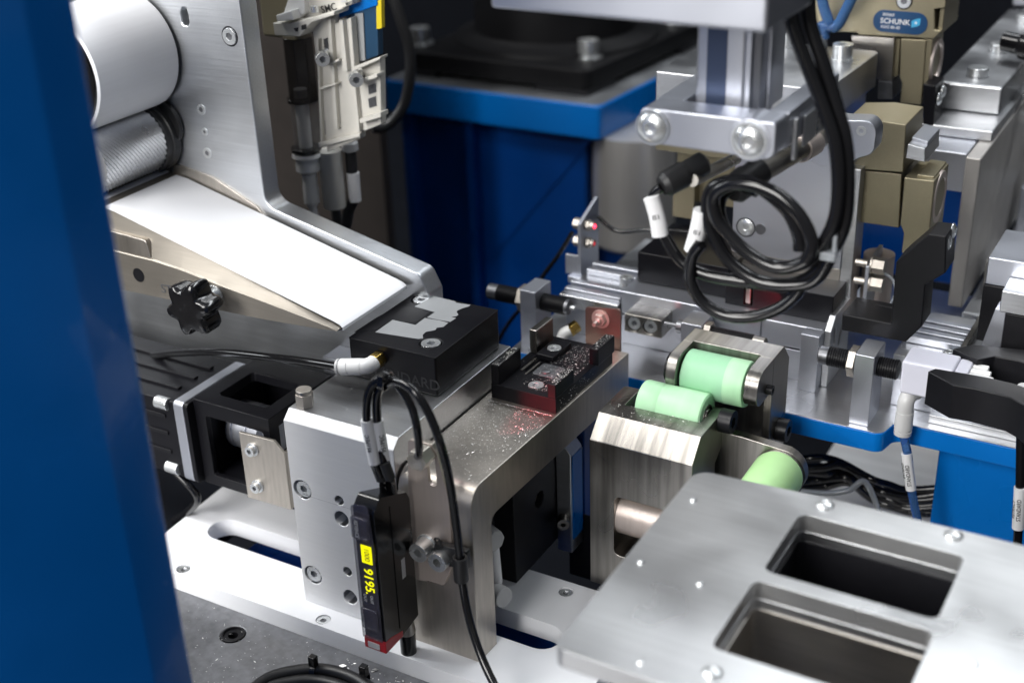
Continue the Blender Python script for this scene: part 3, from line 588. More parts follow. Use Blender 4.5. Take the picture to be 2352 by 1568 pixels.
cab('sensor_lead', [(23, 238, 118), at(1280, 590, y=240), at(1250, 630, y=243), at(1210, 690, y=246), at(1170, 740, y=250), at(1140, 790, y=255)], 1.3, 'thin black lead dropping left from the lit sensor bracket')
cab('sensor_lead', [(33.5, 250, 125), at(1420, 531, y=250), at(1500, 528, y=250), at(1600, 534, y=255), at(1660, 545, y=262)], 1.2, 'thin black lead running right from the lit sensor bracket')
# fibre plate with red light at the back of the bracket
t = T('fibre_sensor_plate', 'stainless tab with a brass coloured fibre tip bathed in red light', 'sensor plate', (82, 148, 85))
a = at(1346, 703, y=147.5); b = at(1427, 708, y=147.5)
t.part('tab', MB().prism(rnd([(a.x, 82), (a.x, a.z, 2), (b.x, b.z-.3, 2), (b.x, 82)]), 'y', 146.6, 148, [slot((a.x+b.x)/2+.3, 96, (a.x+b.x)/2+.3, 101.5, 1.8)]), 'tabm', .15)
fp = at(1379, 733, y=146); t.part('washer', MB().lathe([(0, 5), (.6, 5)], (fp.x, 146.6, fp.z), (0, -1, 0), 28), 'stain', .1)
t.part('nut', MB().lathe([(.6, 3.5), (3, 3.5)], (fp.x, 146.6, fp.z), (0, -1, 0), 6), 'stain', .2)
t.part('fibre_tip', MB().lathe([(3, 1.8), (4.6, 1.7), (4.8, 1.1), (8, 1.1), (8, .5), (7.6, .4)], (fp.x, 146.6, fp.z), (0, -1, 0), 18), 'stain', 0)
hb = at(1318, 752, y=180)
t = T('brass_hose_fitting', 'small brass hexagon with white elbow half hidden behind the fixture block', 'hose fitting', hb)
t.part('brass_hexagon', MB().lathe([(0, 3.6), (6, 3.6)], hb+Vector((1.5, 2, 1)), (-.5, -.7, -.4), 6), 'brass', .3)
t.part('elbow', MB().tube(smooth_path([hb+Vector((-1, -2, -1)), hb+Vector((-4, -4, -3)), hb+Vector((-5, -5, -8))], 5), 3.2, 20), 'white', 0)
# ================================================================== RIGHT STAGE
t = T('right_stage_body', 'aluminium body of the right stage with ribbed white top', 'linear stage', (270, 215, 75))
t.part('body', MB().box(222, 340, 196, 250, 75.02, 89.9), 'anod', .5)
t.part('base_rail', MB().box(243, 340, 186, 195.8, 75.02, 79.5), 'alu', .4)
t.part('top_block', MB().box(219, 262, 205, 262, 90, 98.5), 'alu', .6)
for i in range(4): t.part('rib', MB().box(221, 248, 220+i*7, 224.6+i*7, 98.52, 102.5), 'anod', .5)
t.part('side_plate', MB().box(248.4, 251, 214, 262, 98.54, 104), 'steel', .3)
t.screw((244, 213, 98.5), (0, 0, 1), 4, 3.4, 'button')
# gripped white part
t = T('white_gripped_part', 'milky white plastic workpiece with a comb end held by the black fingers', 'workpiece', (235, 160, 95))
a = at(2072, 828, y=160); b = at(2125, 908, y=160)
t.part('body', MB().box(a.x, b.x+11, 160, 177, b.z-1.5, a.z), 'milky', 1.2)
t.part('neck', MB().box(b.x+11.02, b.x+17, 161, 176, a.z-8, a.z-.8), 'milky', .8)
for i in range(3): t.part('comb_tooth', MB().box(b.x+17.02, b.x+28-i*2, 161+i*5.3, 164.6+i*5.3, a.z-7, a.z-1.4), 'white', .6)
# fingers
def finger(lab, px, zt, h):
    pts = [tuple(at(u, v, z=zt).xy) for u, v in px]
    c = (sum(p[0] for p in pts)/len(pts), sum(p[1] for p in pts)/len(pts), zt-h)
    tt = T('gripper_finger', lab, 'gripper finger', c, group='black gripper fingers at the right edge')
    tt.part('finger', MB().prism(pts, 'z', zt-h, zt), 'blackx', .6); return tt
finger('black angular gripper finger nearest the blue tube', [(2131, 852), (2148, 845), (2215, 856), (2270, 866), (2330, 880), (2400, 905), (2400, 975), (2352, 930), (2320, 912), (2240, 892), (2190, 884)], 118, 17)
finger('black curved gripper finger above the white part', [(2188, 800), (2205, 797), (2235, 790), (2290, 796), (2400, 806), (2400, 850), (2340, 828), (2285, 818), (2245, 826)], 120, 14)
t = T('grey_finger_block', 'grey steel block behind the comb of the white workpiece', 'block', (300, 190, 95))
a = at(2292, 840, y=200); t.part('block', MB().box(a.x, a.x+30, 190, 215, 99, 112), 'steel', .5)
t = T('angular_jaw', 'jaw with bright aluminium top plate and black body at the right edge', 'jaw', (290, 240, 110))
a = at(2262, 652, y=222); b = at(2262, 598, y=262)
t.part('top_plate', MB().box(a.x, a.x+60, 222, 262, a.z, a.z+14), 'anod', .6)
t.part('black_body', MB().box(a.x-.5, a.x+60, 221.5, 262, a.z-30, a.z-.03), 'blackx', .6)
a = at(2245, 800, y=205); b = at(2300, 720, y=205)
t.part('bright_wedge', MB().prism([(a.x, a.z-6), (b.x-3, b.z+2), (b.x+2, b.z+2), (b.x+2, a.z-6)], 'y', 205, 215), 'anod', .4)
t.part('front_block', MB().box(b.x+2.05, b.x+40, 204, 221, a.z-6, b.z+1), 'blackx', .5)
t.part('shelf', MB().box(b.x-1, b.x+40, 203.8, 221.2, b.z+1.2, b.z+12), 'alu', .5)
# fitting with blue tube
q = at(2081, 925, y=172)
t = T('lower_elbow_fitting', 'pale grey push-in elbow fitting hanging in front of the bed plate', 'hose fitting', q)
t.part('elbow', MB().tube(smooth_path([q+Vector((3, 6, 4)), q+Vector((1, 2.5, 3.6)), q+Vector((0, 0, 1)), q+Vector((0, 0, -6))], 6), 3.9, 24), 'grey', 0)
t.part('sleeve', MB().lathe([(0, 4.2), (9, 4.3), (9.2, 3.5), (10.2, 3.5), (10.4, 4.2), (12.4, 4.1)], q+Vector((0, 0, -4.5)), (0, 0, -1), 28), 'grey', 0)
zb = q+Vector((0, 0, -16))
cab('blue_air_tube', [zb, at(2085, 1045, y=172), at(2090, 1100, y=172), at(2098, 1150, y=173), at(2108, 1200, y=175), at(2118, 1260, y=178)], 2.1, 'shiny translucent blue air tube hanging from the grey elbow fitting', 'air tube', 'tube')
p0 = at(2081.5, 1040, y=171.6); p1 = at(2092.5, 1123, y=171.6); dd = (p1-p0).normalized(); L = (p1-p0).length
t = T('tube_marker', 'white marker sleeve reading EXTEND STANDARD on the blue air tube', 'tube marker', p0)
t.part('sleeve', MB().lathe([(0, 2.55), (L, 2.55)], p0, dd, 28), 'label', 0)
nn = Vector((.12, -1, .25)).normalized(); nn = (nn-dd*nn.dot(dd)).normalized(); c = p0+dd*L*.5
t.text('STANDARD', c+nn*2.6+dd*1.2, -dd, nn.cross(-dd), 2.7, 'ink', .02, stretch=.82)
n3 = (nn+Vector((-1.3, 0, 0))).normalized(); n3 = (n3-dd*n3.dot(dd)).normalized(); t.text('EXTEND', c+n3*2.6-dd*1.0, -dd, n3.cross(-dd), 2.7, 'ink', .02, stretch=.82)
pts = [at(2345, 960, y=166), at(2344, 1060, y=166), at(2342, 1150, y=166), at(2338, 1230, y=167), at(2335, 1300, y=168)]
cab('right_edge_hose', pts, 2.1, 'black hose hanging at the extreme right edge', 'hose')
p0 = at(2343, 1118, y=165.6); p1 = at(2338, 1212, y=165.6); dd = (p1-p0).normalized(); L = (p1-p0).length
t = T('tube_marker', 'white marker sleeve reading RETRACT STANDARD at the right edge', 'tube marker', p0)
t.part('sleeve', MB().lathe([(0, 2.7), (L, 2.7)], p0, dd, 28), 'label', 0); c = p0+dd*L*.5
t.text('STANDARD', c+nn*2.75, -dd, nn.cross(-dd), 2.7, 'ink', .02, stretch=.82); t.text('RETRACT', c+n3*2.75, -dd, n3.cross(-dd), 2.7, 'ink', .02, stretch=.82)
q = at(2346, 950, y=166); t = T('edge_fitting', 'grey push-in fitting above the right edge hose', 'hose fitting', q); t.part('sleeve', MB().lathe([(0, 3.5), (5, 4.2), (14, 4.2), (14.2, 3.6), (16, 4.2)], q+Vector((0, 0, 14)), (0, 0, -1), 24), 'grey', 0)
# hoses behind the lime roller
rr = random.Random(4)
for i in range(6):
    j = lambda s: rr.uniform(-s, s)
    pts = [at(1838+j(8), 1060+i*11+j(6), y=215+i*2), at(1885+j(10), 1056+i*11+j(9), y=218+i*3), at(1940+j(10), 1064+i*11+j(14), y=222+i*3+j(8)), at(1995+j(12), 1092+i*9+j(14), y=226+i*3+j(8)), at(2040+j(14), 1118+i*8+j(14), y=230+i*2), at(2090+j(10), 1132+i*9+j(10), y=236), at(2170, 1125+i*12+j(10), y=240)]
    cab('loose_hose', pts, 2.0+.4*(i % 3), 'glossy black hose in the bundle behind the lime green roller', 'hose', group='hose bundle behind the lime green roller')
cab('clear_hose', [at(1840, 1128, y=205), at(1900, 1132, y=205), at(1950, 1125, y=207), at(1985, 1105, y=210), at(2010, 1150, y=212), at(2020, 1190, y=214)], 1.6, 'clear hose curling over the black hose bundle', 'hose', 'clear')
# ================================================================== LABEL FEEDER
PY = 95
t = T('feeder_side_plate', 'tall aluminium side plate with a sloping rounded nose behind the label strip', 'side plate', (-80, 101, 60))
o = rnd([(-80.4, 330), (-79.2, 167, 9), (13.5, 146, 5), (18.5, 136, 6), (18.5, 60), (-300, 60), (-300, 330)], 10)
t.part('plate', MB().prism(o, 'y', PY, 107.5, [slot(-116.5, 258, -116.5, 262, 2.4)]), 'alux', 1.0)
def on(u, v): return at(u, v, y=PY)
p = on(528, 84); t.screw((p.x, PY-.02, p.z), (0, -1, 0), 4.1, .7, 'socket')
t.part('screw_recess', MB().lathe([(0, 5.0), (.12, 5.0), (.12, 4.3), (0, 4.3)], (p.x, PY, p.z), (0, -1, 0), 32, closed=True), 'blackx', 0)
for u, v, r in ((462, 252, 2.3), (470, 303, 1.5), (476, 352, 2.3)):
    p = on(u, v); t.part('bushing', MB().lathe([(0, r+.5), (.35, r+.4), (.35, r*.6), (0, r*.6)], (p.x, PY, p.z), (0, -1, 0), 24, closed=True), 'zinc', 0)
    t.part('hole', MB().cyl((p.x, PY-.1, p.z), (p.x, PY-.02, p.z), r*.62, 20), 'deck', 0)
p = on(623, 839); t.screw((p.x, PY, p.z), (0, -1, 0), 2.6, 1.6, 'button')
t = T('label_roll', 'big white roll of blank labels', 'label roll', (-152, 66, 241))
t.part('roll', MB().lathe([(0, 8), (0, 29.2), (.8, 30), (54.2, 30), (55, 29.2), (55, 8)], (-152, 93, 241), (0, -1, 0), 72), 'roll', 0)
t.part('end_cap', MB().lathe([(0, 28.6), (1.4, 28.6), (1.6, 28)], (-152, 37.9, 241), (0, -1, 0), 64), 'plastic', 0)
t = T('knurled_drive_roller', 'knurled metal drive roller with black rubber ring below the white roll', 'drive roller', (-148, 66, 196))
kr = MB(); nn_ = 64; L = 42; kn = 38; v = []; f = []
for j in range(kn+1):
    for i in range(nn_):
        a = 2*math.pi*i/nn_; s = .85*((1 if (i+j) % 2 else 0)) ; r = 16.2+s
        v.append((-147.5+r*math.cos(a), 84-L*j/kn, 196+r*math.sin(a)))
for j in range(kn):
    for i in range(nn_): f.append((j*nn_+i, j*nn_+(i+1) % nn_, (j+1)*nn_+(i+1) % nn_, (j+1)*nn_+i))
f.append(tuple(range(nn_))); f.append(tuple(kn*nn_+i for i in range(nn_)))
t.part('knurled_sleeve', MB().add(v, f), 'alu', 0, smooth=False)
t.part('rubber_ring', MB().lathe([(0, 17.2), (.6, 17.8), (3.6, 17.8), (4, 18.6), (8.6, 18.6), (9, 17.4), (10.6, 17.2)], (-147.5, 84.1, 196), (0, 1, 0), 64), 'rubberm', 0)
t.part('pulley', MB().lathe([(0, 13), (2.8, 13)], (-140, 91, 203), (0, 1, 0), 40), 'rubberm', .3)
# wedge (peel plate)
t = T('label_peel_wedge', 'steel peel wedge carrying the white label strip down to a thin rounded tip', 'peel wedge', (-60, 66, 135))
def zr(x): return 141.6-(x-4)*.2535          # ramp height
st = [-150, -128, -104, -86, -60, -36, -10, 2, 5.2, 6.4]
top = {-150: 156, -128: 155.6, -104: 155, -86: 153.4, -60: 149.5, -36: 146.5, -10: 143, 2: 141.2, 5.2: 140.4, 6.4: 139.8}
bot = {-150: 133.5, -128: 134.2, -104: 134.8, -86: 135.2, -60: 135.9, -36: 136.6, -10: 138.2, 2: 139, 5.2: 139.2, 6.4: 139.5}
def ramp(x): return max(top[x], zr(x)-.4) if x < 5 else top[x]
t.part('wedge_body', MB().loft([[Vector((x, 36.2, bot[x])) for x in st], [Vector((x, 36.2, top[x]-.6)) for x in st], [Vector((x, 37.2, top[x])) for x in st],
        [Vector((x, 41.2, ramp(x)-.35)) for x in st], [Vector((x, 93.5, ramp(x)-.35)) for x in st], [Vector((x, 93.5, bot[x])) for x in st]]), 'nickelw', .25)
a = at(272, 583, y=37); b = at(372, 612, y=37)
t.part('guide_block', MB().prism(rnd([(-150, 155.7), (-150, 166.5), (-106.5, 164.4, 2), (-105, 155.3)], 3), 'y', 36.6, 52), 'nickel', .4)
t.part('rear_guide', MB().prism([(-138, 182), (-112, 178), (-84, 166), (-76, 158), (-138, 158)], 'y', 93.6, 94.9), 'nickel', .2)
hp = at(318, 632, y=36); t.part('bore', MB().lathe([(0, 3.7), (.15, 3.7), (.15, 3.3), (0, 3.3)], (hp.x, 36.2, hp.z), (0, -1, 0), 28, closed=True).cyl((hp.x, 36.15, hp.z), (hp.x, 36.3, hp.z), 3.3), 'blackx', 0)
lp = at(405, 668, y=36); t.text('STANDARD', (lp.x+8, 36.12, lp.z), (1, 0, .04), (0, 0, 1), 6.6, 'deck', .08, stretch=1.05)
# strip
sx = [-162, -152, -142, -136, -128, -100, -70, -40, -10, 2, 5.4, 7.0, 7.2, 5.5, 0, -8]
sz = [180, 180, 177.6, 176, zr(-128), zr(-100), zr(-70), zr(-40), zr(-10), zr(2)+.02, 141.0, 139.9, 138.9, 138.3, 137.6, 136.8]
up = [Vector((x, 0, z)) for x, z in zip(sx, sz)]; rl = []
for off, yy in ((0.0, 39.6), (0.0, 92.4), (-.28, 92.4), (-.28, 39.6)):
    r = []
    for i, q in enumerate(up):
        tt = (up[min(i+1, len(up)-1)]-up[max(i-1, 0)]).normalized(); nrm = Vector((-tt.z, 0, tt.x)); nrm = nrm if True else nrm
        r.append(Vector((q.x, yy, q.z))+nrm*(off+.28))
    rl.append(r)
solo('label_strip', MB().loft(rl), 'paper', 'wide blank white label strip running down the peel wedge', 'label strip', (-60, 66, 150), 0)
# knob
kc = at(449, 703, y=22); R_ = 12.6
def lobes(sc, k=.17): return [(R_*sc*(1+k*math.cos(6*a)-.04)*math.cos(a+.25), R_*sc*(1+k*math.cos(6*a)-.04)*math.sin(a+.25)) for a in [2*math.pi*i/96 for i in range(96)]]
t = T('star_knob', 'glossy black six lobed star knob on the peel wedge', 'knob', kc)
v = []; f = []; lay = [(-6.5, .78), (-5.6, .92), (-3.5, .985), (3.5, 1.0), (5.6, .96), (6.6, .86), (7.0, .6), (6.6, .25)]
for h, sc in lay:
    for x, z in lobes(sc, .17 if sc > .5 else .05): v.append((kc.x+x, kc.y-h, kc.z+z))
for j in range(len(lay)-1):
    for i in range(96): f.append((j*96+i, j*96+(i+1) % 96, (j+1)*96+(i+1) % 96, (j+1)*96+i))
f.append(tuple(range(96))); f.append(tuple((len(lay)-1)*96+i for i in range(96)))
o_ = t.part('grip', MB().add(v, f), 'plastic', 0)
for q in o_.data.polygons: q.use_smooth = True
t.part('stud', MB().lathe([(0, 4.2), (4, 4.2), (4.2, 3.4), (7, 3.4)], (kc.x, kc.y+6.4, kc.z), (0, 1, 0), 28).cyl((kc.x, kc.y+6, kc.z), (kc.x, 36.3, kc.z), 3.0), 'zinc', .2)
t.part('washer', MB().lathe([(0, 5.4), (1.2, 5.4)], (kc.x, 36.1, kc.z), (0, -1, 0), 32), 'zinc', .2)
# ================================================================== MOTOR
t = T('stepper_motor', 'black stepper motor with bright end plate under the feeder plate', 'motor', (-120, 46, 40))
t.part('housing', MB().box(-230, -89.2, 21, 70, 42, 86.4), 'black', 1)
for z in (55, 66, 76): t.part('fin', MB().box(-228, -96, 20.2, 21, z, z+2), 'blackx', .2)
for y in (32, 44, 56): t.part('fin', MB().box(-228, -96, y, y+3, 86.4, 87.6), 'blackx', .2)
t.part('end_plate', MB().prism(rrect(20, 70, 41.5, 87.6, 2.5), 'x', -89, -82.6), 'anod', .5)
t.part('flange', MB().prism(rrect(20, 70, 41.5, 87.6, 2.5), 'x', -82.5, -79.8), 'black', .4)
for z in (84, 46): t.part('bolt_head', MB().lathe([(0, 3.3), (8, 3.3)], (-101, 21.5, z), (1, 0, 0), 24), 'zinc', .4)
t = T('coupling_housing', 'square black coupling housing with windows between motor and block', 'housing', (-56, 50, 40))
t.part('housing', MB().box(-79.6, -31.6, 24.6, 76, 40.6, 89.2), 'black', .8,
       cut=[MB().box(-76, -35, 28, 72, 45, 84), MB().prism(rrect(-72.5, -36, 46.5, 81, 1.5), 'y', 20, 40), MB().prism(rrect(-70.8, -40, 33.8, 60.5, 2.5), 'z', 80, 95), MB().box(-40, -25, 32, 70, 46, 82)])
t.part('lower_foot', MB().box(-74, -34, 60, 74, 10.05, 40.5), 'dark', .5)
t.part('cover_plate', MB().prism(rnd([(-47.6, 43), (-47.6, 80.4), (-26, 81.2), (-20.4, 75.6), (-20.4, 43.6)]), 'y', 20.4, 22), 'nickel', .25)
t.part('cover_flange', MB().box(-22, -20.4, 22.02, 40, 43.6, 75.6), 'nickel', .2)
for u, v in ((577, 1034), (589, 1118)):
    p = at(u, v, y=19); t.screw((p.x, 20.4, p.z), (0, -1, 0), 2.7, 3.2, 'socket', washer=3.5)
t.part('coupling', MB().lathe([(0, 12.4), (3.2, 12.4), (3.3, 11.2), (4.2, 11.2), (4.3, 12.4), (12.5, 12.4), (12.6, 11.2), (13.6, 11.2), (13.7, 12.4), (20, 12.4), (20.5, 8), (28, 8)], (-73.5, 50, 64), (1, 0, 0), 44), 'anod', .2)
t = T('small_white_block', 'pale aluminium block behind the silver mounting block', 'block', (-25, 96, 70))
t.part('block', MB().box(-40, 4, 80, 94.8, 70, 96), 'anod', .5)
cab('motor_lead', [(-100, 25, 40), at(452, 1140, y=26), at(430, 1175, y=30), at(400, 1195, y=34)], 2.2, 'black motor lead dropping below the motor end plate')
# ================================================================== BOTTOM CABLES
lc = [at(560, 1600, z=6), at(620, 1556, z=6), at(700, 1538, z=6.5), at(760, 1540, z=6.5), at(820, 1560, z=7), at(880, 1600, z=8)]
cab('floor_cable', lc, 2.9, 'black cable arching over the dark deck at the bottom edge', m='rubberm', group='cables on the deck')
cab('floor_cable', [p+Vector((.5, -5.5, -2)) for p in lc], 2.9, 'black cable lying under the arching cable at the bottom edge', m='rubberm', group='cables on the deck')
for (u, v), lab in (((722, 1540), 'left'), ((838, 1562), 'right')):
    p = at(u, v, z=6)
    t = T('deck_zip_tie', 'black zip tie with upright buckle on the deck cables, the %s one' % lab, 'zip tie', p, group='zip ties on the deck cables')
    t.part('strap', MB().lathe([(-1.3, 3.2), (1.3, 3.2), (1.3, 3.8), (-1.3, 3.8)], p, (1, .3, 0), 20, closed=True), 'plastic', 0)
    t.part('buckle', MB().box(p.x-1.7, p.x+1.7, p.y-1.6, p.y+1.6, p.z+3, p.z+8.5), 'plastic', .3)
def g3(R): return (R.uniform(-60, 75), R.uniform(-75, -15), .02), Z
chips('swarf', 'white crumbs and metal chips scattered on the dark deck', g3, 330, .2, .55, 11)
def g4(R):
    x = R.uniform(35, 75); return (x, -16-R.random()**2*14, .02), Z
chips('swarf', 'larger white chips along the front edge of the white plate', g4, 36, .6, 1.3, 12)
def g5(R): return (R.uniform(4, 58), R.uniform(6, 40), 114.02), Z
chips('swarf', 'sparse fine dust on top of the silver block', g5, 130, .12, .28, 13)
def g6(R):
    return ((R.uniform(116, 165), R.uniform(86, 97), 99.85), Z)
chips('swarf', 'fine dust on top of the front roller holder', g6, 90, .14, .4, 14)
# ================================================================== BLUE FOREGROUND POST
p = at(311, 784, d=395)
t = T('blue_machine_post', 'out of focus blue machine post filling the left edge', 'post', (p.x-60, p.y, -100))
t.part('post', MB().prism(rnd([(p.x-130, p.y-70), (p.x-12, p.y-70, 3), (p.x, p.y-17, 5), (p.x, p.y, 2), (p.x-130, p.y)], 6), 'z', -140, 420), 'post', .5)
# ================================================================== ROBOT BASE
t = T('blue_pedestal', 'blue steel pedestal with overhanging top plate carrying the black robot foot', 'pedestal', (-200, 620, -220))
t.part('top_plate', MB().prism(rnd([(-309, 526.5, 3), (-101.5, 526.5, 4), (-84, 760, 3), (-309, 760, 3)], 6), 'z', 72, 99.4), 'blue', 1)
t.part('milled_top', MB().prism(rnd([(-307, 528, 3), (-103, 528, 8), (-86, 758), (-307, 758)], 6), 'z', 99.4, 100), 'alux', 0)
a = at(1347, 400, y=548)
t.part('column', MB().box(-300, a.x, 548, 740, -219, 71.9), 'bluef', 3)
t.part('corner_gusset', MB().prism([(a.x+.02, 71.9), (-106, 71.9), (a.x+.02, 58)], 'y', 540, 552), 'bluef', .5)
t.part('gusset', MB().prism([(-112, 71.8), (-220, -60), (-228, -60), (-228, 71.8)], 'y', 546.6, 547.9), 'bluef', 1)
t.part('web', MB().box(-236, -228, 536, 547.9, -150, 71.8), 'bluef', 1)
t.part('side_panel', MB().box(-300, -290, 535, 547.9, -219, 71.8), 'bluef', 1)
t = T('robot_pedestal_base', 'black cast robot foot bolted down with bright socket screws', 'robot base', (-200, 640, 100))
fp_ = rnd([(-295, 546, 4), (-122, 546, 10), (-104, 740, 4), (-295, 740, 4)], 6)
t.part('flange', MB().prism(fp_, 'z', 104.5, 121), 'robot', 1.5)
for pg in ([(-295, 546.3), (-268, 546.3), (-268, 600), (-295, 600)], [(-170, 546.3), (-122.3, 546.3), (-118, 590), (-150, 590)], [(-140, 700), (-106, 700), (-105, 739), (-150, 739)]): t.part('foot_pad', MB().prism(pg, 'z', 100.02, 104.4), 'blackx', .3)
t.part('turned_collar', MB().lathe([(0, 91), (3, 90), (7, 76), (9, 74)], (-205, 648, 121), (0, 0, 1), 72), 'robot', 0)
t.part('drum', MB().lathe([(8, 72), (150, 72)], (-205, 648, 121), (0, 0, 1), 72), 'robot', 0)
for u, v in ((966, 100), (1352, 130)):
    p = at(u, v, z=121); t.screw((p.x, p.y, 121), (0, 0, 1), 8.6, 14, 'socket', washer=12)
p = at(1545, 50, z=121); t.screw((p.x, p.y, 121), (0, 0, 1), 8.6, 9, 'socket', washer=13)
pq = at(1455, 560, y=565)
solo('steel_pillar', MB().lathe([(0, 28), (3, 32), (6, 34.5), (71.8-pq.z, 34.5)], (pq.x, 565, pq.z), (0, 0, 1), 72), mat('turned steel', (.85, .82, .78), .7, .36, .1, .06, 400, (1, 1, .1), .05), 'round turned steel pillar hanging beside the blue pedestal', 'pillar', pq, 0)
cab('robot_cable', [at(955, -30, y=430), at(985, 10, y=430), at(1008, 60, y=430), at(1026, 130, y=430), at(1030, 200, y=428), at(1015, 260, y=425), at(985, 305, y=422), at(945, 325, y=420), at(905, 325, y=420)][:0] or [at(890, -30, y=300), at(905, 0, y=300), at(922, 50, y=300), at(940, 110, y=300), at(942, 170, y=298), at(930, 235, y=295), at(905, 275, y=290), at(880, 292, y=285), at(855, 294, y=280)], 3.6, 'thick black cable hanging in a bow before the blue pedestal', m='rubberm')
solo('back_panel', MB().box(-2600, 2600, 1500, 1520, -219.9, 1500), 'dark', 'dark panel closing the far back of the machine', 'panel', (0, 1500, -220), 0)
solo('brown_side_panel', MB().box(at(470, 300, y=420).x-300, at(886, 480, y=420).x, 420, 430, -220, 400), 'wall', 'dark brown panel behind the valve block', 'panel', (-250, 420, -220), .5)
# ================================================================== VALVE BLOCK
VY = 150
def vb(mb, u0, v0, u1, v1, y=VY, dy=10): return fb(mb, u0, v0, u1, v1, y, dy)
t = T('valve_block', 'ivory pneumatic valve block with smoked filter bowls and two screws', 'valve block', at(750, 200, y=VY))
pv = lambda l, y: [(lambda q: (q.x, q.z))(at((600+a/3.357)/1.08844, b/3.357/1.08844, y=y)) for a, b in l]
t.part('main_body', MB().prism(pv([(600, 190), (780, 120), (800, 200), (930, 150), (960, 560), (1175, 480), (1185, 1045), (1010, 1115), (1010, 1165), (730, 1280)], VY), 'y', VY, VY+5), 'ivory', .6)
t.part('top_bracket', MB().prism(pv([(275, 195), (430, 195), (790, 95), (790, 130), (600, 190), (500, 310), (290, 300)], VY-10), 'y', VY-10, VY+3), 'ivory', .6)
t.part('front_cap', MB().prism(pv([(300, 130), (430, 90), (450, 170), (310, 185)], VY-12), 'y', VY-12, VY), 'white', .5)
t.part('top_body', MB().prism(pv([(530, -160), (940, -240), (940, 40), (545, 190)], VY-2), 'y', VY-2, VY+5), 'ivory', .6)
t.part('angle_bracket', MB().prism(pv([(350, 150), (420, -60), (540, -100), (540, 120), (430, 160)], VY-6), 'y', VY-6, VY+2), 'white', .6)
for l in ([(640, 330), (655, 330), (690, 1200), (675, 1210)], [(735, 170), (760, 160), (820, 1080), (790, 1085)], [(830, 170), (860, 170), (900, 600), (860, 600)], [(945, 700), (965, 700), (1005, 1110), (985, 1120)], [(655, 1200), (1005, 1120), (1005, 1150), (660, 1240)]):
    t.part('rib', MB().prism(pv(l, VY-3), 'y', VY-3, VY+1), 'ivory', .3)
for l in ([(960, 560), (1175, 478), (1175, 500), (970, 590)], [(990, 670), (1150, 620), (1152, 650), (1000, 705)], [(1000, 1000), (1178, 945), (1182, 985), (1005, 1040)], [(660, 740), (800, 700), (802, 716), (662, 758)], [(700, 545), (830, 495), (832, 515), (705, 565)]):
    t.part('ledge', MB().prism(pv(l, VY-5), 'y', VY-5, VY+2), 'ivory', .3)
for l in ([(1075, 720), (1140, 700), (1142, 775), (1080, 795)], [(1075, 830), (1140, 808), (1145, 890), (1085, 910)], [(700, 330), (735, 320), (745, 440), (712, 450)], [(680, 1010), (710, 1010), (718, 1130), (690, 1130)]):
    t.part('pocket', MB().prism(pv(l, VY-.3), 'y', VY-.3, VY+.5), 'deck', 0)
for u, v in ((738, 133), (815, 180)):
    p = at(u, v, y=VY-8); t.screw((p.x, VY-7.5, p.z), (.9, -1, 0), 3.7, 4.6, 'socket'); t.part('spacer', MB().lathe([(0, 3), (10, 3)], (p.x-1, VY-6.5, p.z), (-.3, 1, 0), 24), 'zinc', .2)
p = at(712, 32, y=VY-12); t.screw((p.x, VY-8, p.z), (0, 0, 1), 2.2, 3, 'socket')
t.text('SMC', at(755, 20, y=VY-2.6), (1, 0, .28), (0, 0, 1), 5.2, 'ink', .05)
t.text('MXT 50-200', at(812, 6, y=VY-2.6), (1, 0, .28), (0, 0, 1), 2.0, 'ink', .03)
t.part('printed_square', MB().prism(pv([(845, -10), (890, -25), (893, 15), (850, 25)], VY-2.3), 'y', VY-2.35, VY-2.1), 'grey', 0)
t.part('printed_marks', MB().prism(pv([(450, 240), (490, 232), (485, 265), (470, 268)], VY-10.2), 'y', VY-10.3, VY-10.05).prism(pv([(515, 215), (555, 203), (557, 245), (518, 255)], VY-10.2), 'y', VY-10.3, VY-10.05), 'ink', 0)
# smoked bowls
def bowl(u, v0, v1, y, r, m, name):
    a = at(u, v0, y=y); b = at(u, v1, y=y); m_ = (a+b)/2
    return t.part(name, MB().prism([(m_.x+r*math.cos(q), y+r*math.sin(q)) for q in [2*math.pi*(i+.5)/8 for i in range(8)]], 'z', b.z, a.z), m, .6)
bowl(690, 85, 232, VY+3, 8.2, 'bowl', 'dark_bowl'); bowl(702, 226, 345, VY+4, 7.6, 'clearb', 'clear_bowl')
a = at(697, 238, y=VY+4); b = at(703, 338, y=VY+4)
t.part('filter_core', MB().lathe([(0, 3.6), (a.z-b.z+8, 3.6)], (b.x, VY+4, b.z), (0, 0, 1), 24), 'white', 0)
for v, r in ((228, 9.0), (341, 8.6)):
    q = at(695 if v < 300 else 703, v, y=VY+4); t.part('collar', MB().prism([(q.x+r*math.cos(w), VY+4+r*math.sin(w)) for w in [2*math.pi*(i+.5)/8 for i in range(8)]], 'z', q.z-1, q.z+1), 'plastic', .3)
q = at(705, 350, y=VY+4)
t.part('drain_nut', MB().lathe([(0, 8), (2, 8.4), (2, 6.2), (7, 6.8), (10, 6.8), (12, 4), (14, 4), (22, 4.4), (29, 4.4), (29.5, 3.2), (31, 3.2)], q, (0, 0, -1), 32), 'white', 0)
cab('white_tail_hose', [q+Vector((0, 0, -30)), q+Vector((.5, 0, -36)), q+Vector((1.5, 0, -46)), q+Vector((2, 0, -60))], 2.3, 'thin white hose end below the clear bowl', 'hose', 'white')
a = at(757, 345, y=VY+12); 
solo('ivory_pipe', MB().lathe([(0, 6.6), (31, 6.4), (33, 6.2), (33.2, 5.2)], (a.x, a.y, a.z), (0, 0, -1), 36), 'ivory', 'vertical ivory pipe below the valve block', 'pipe', a, 0)
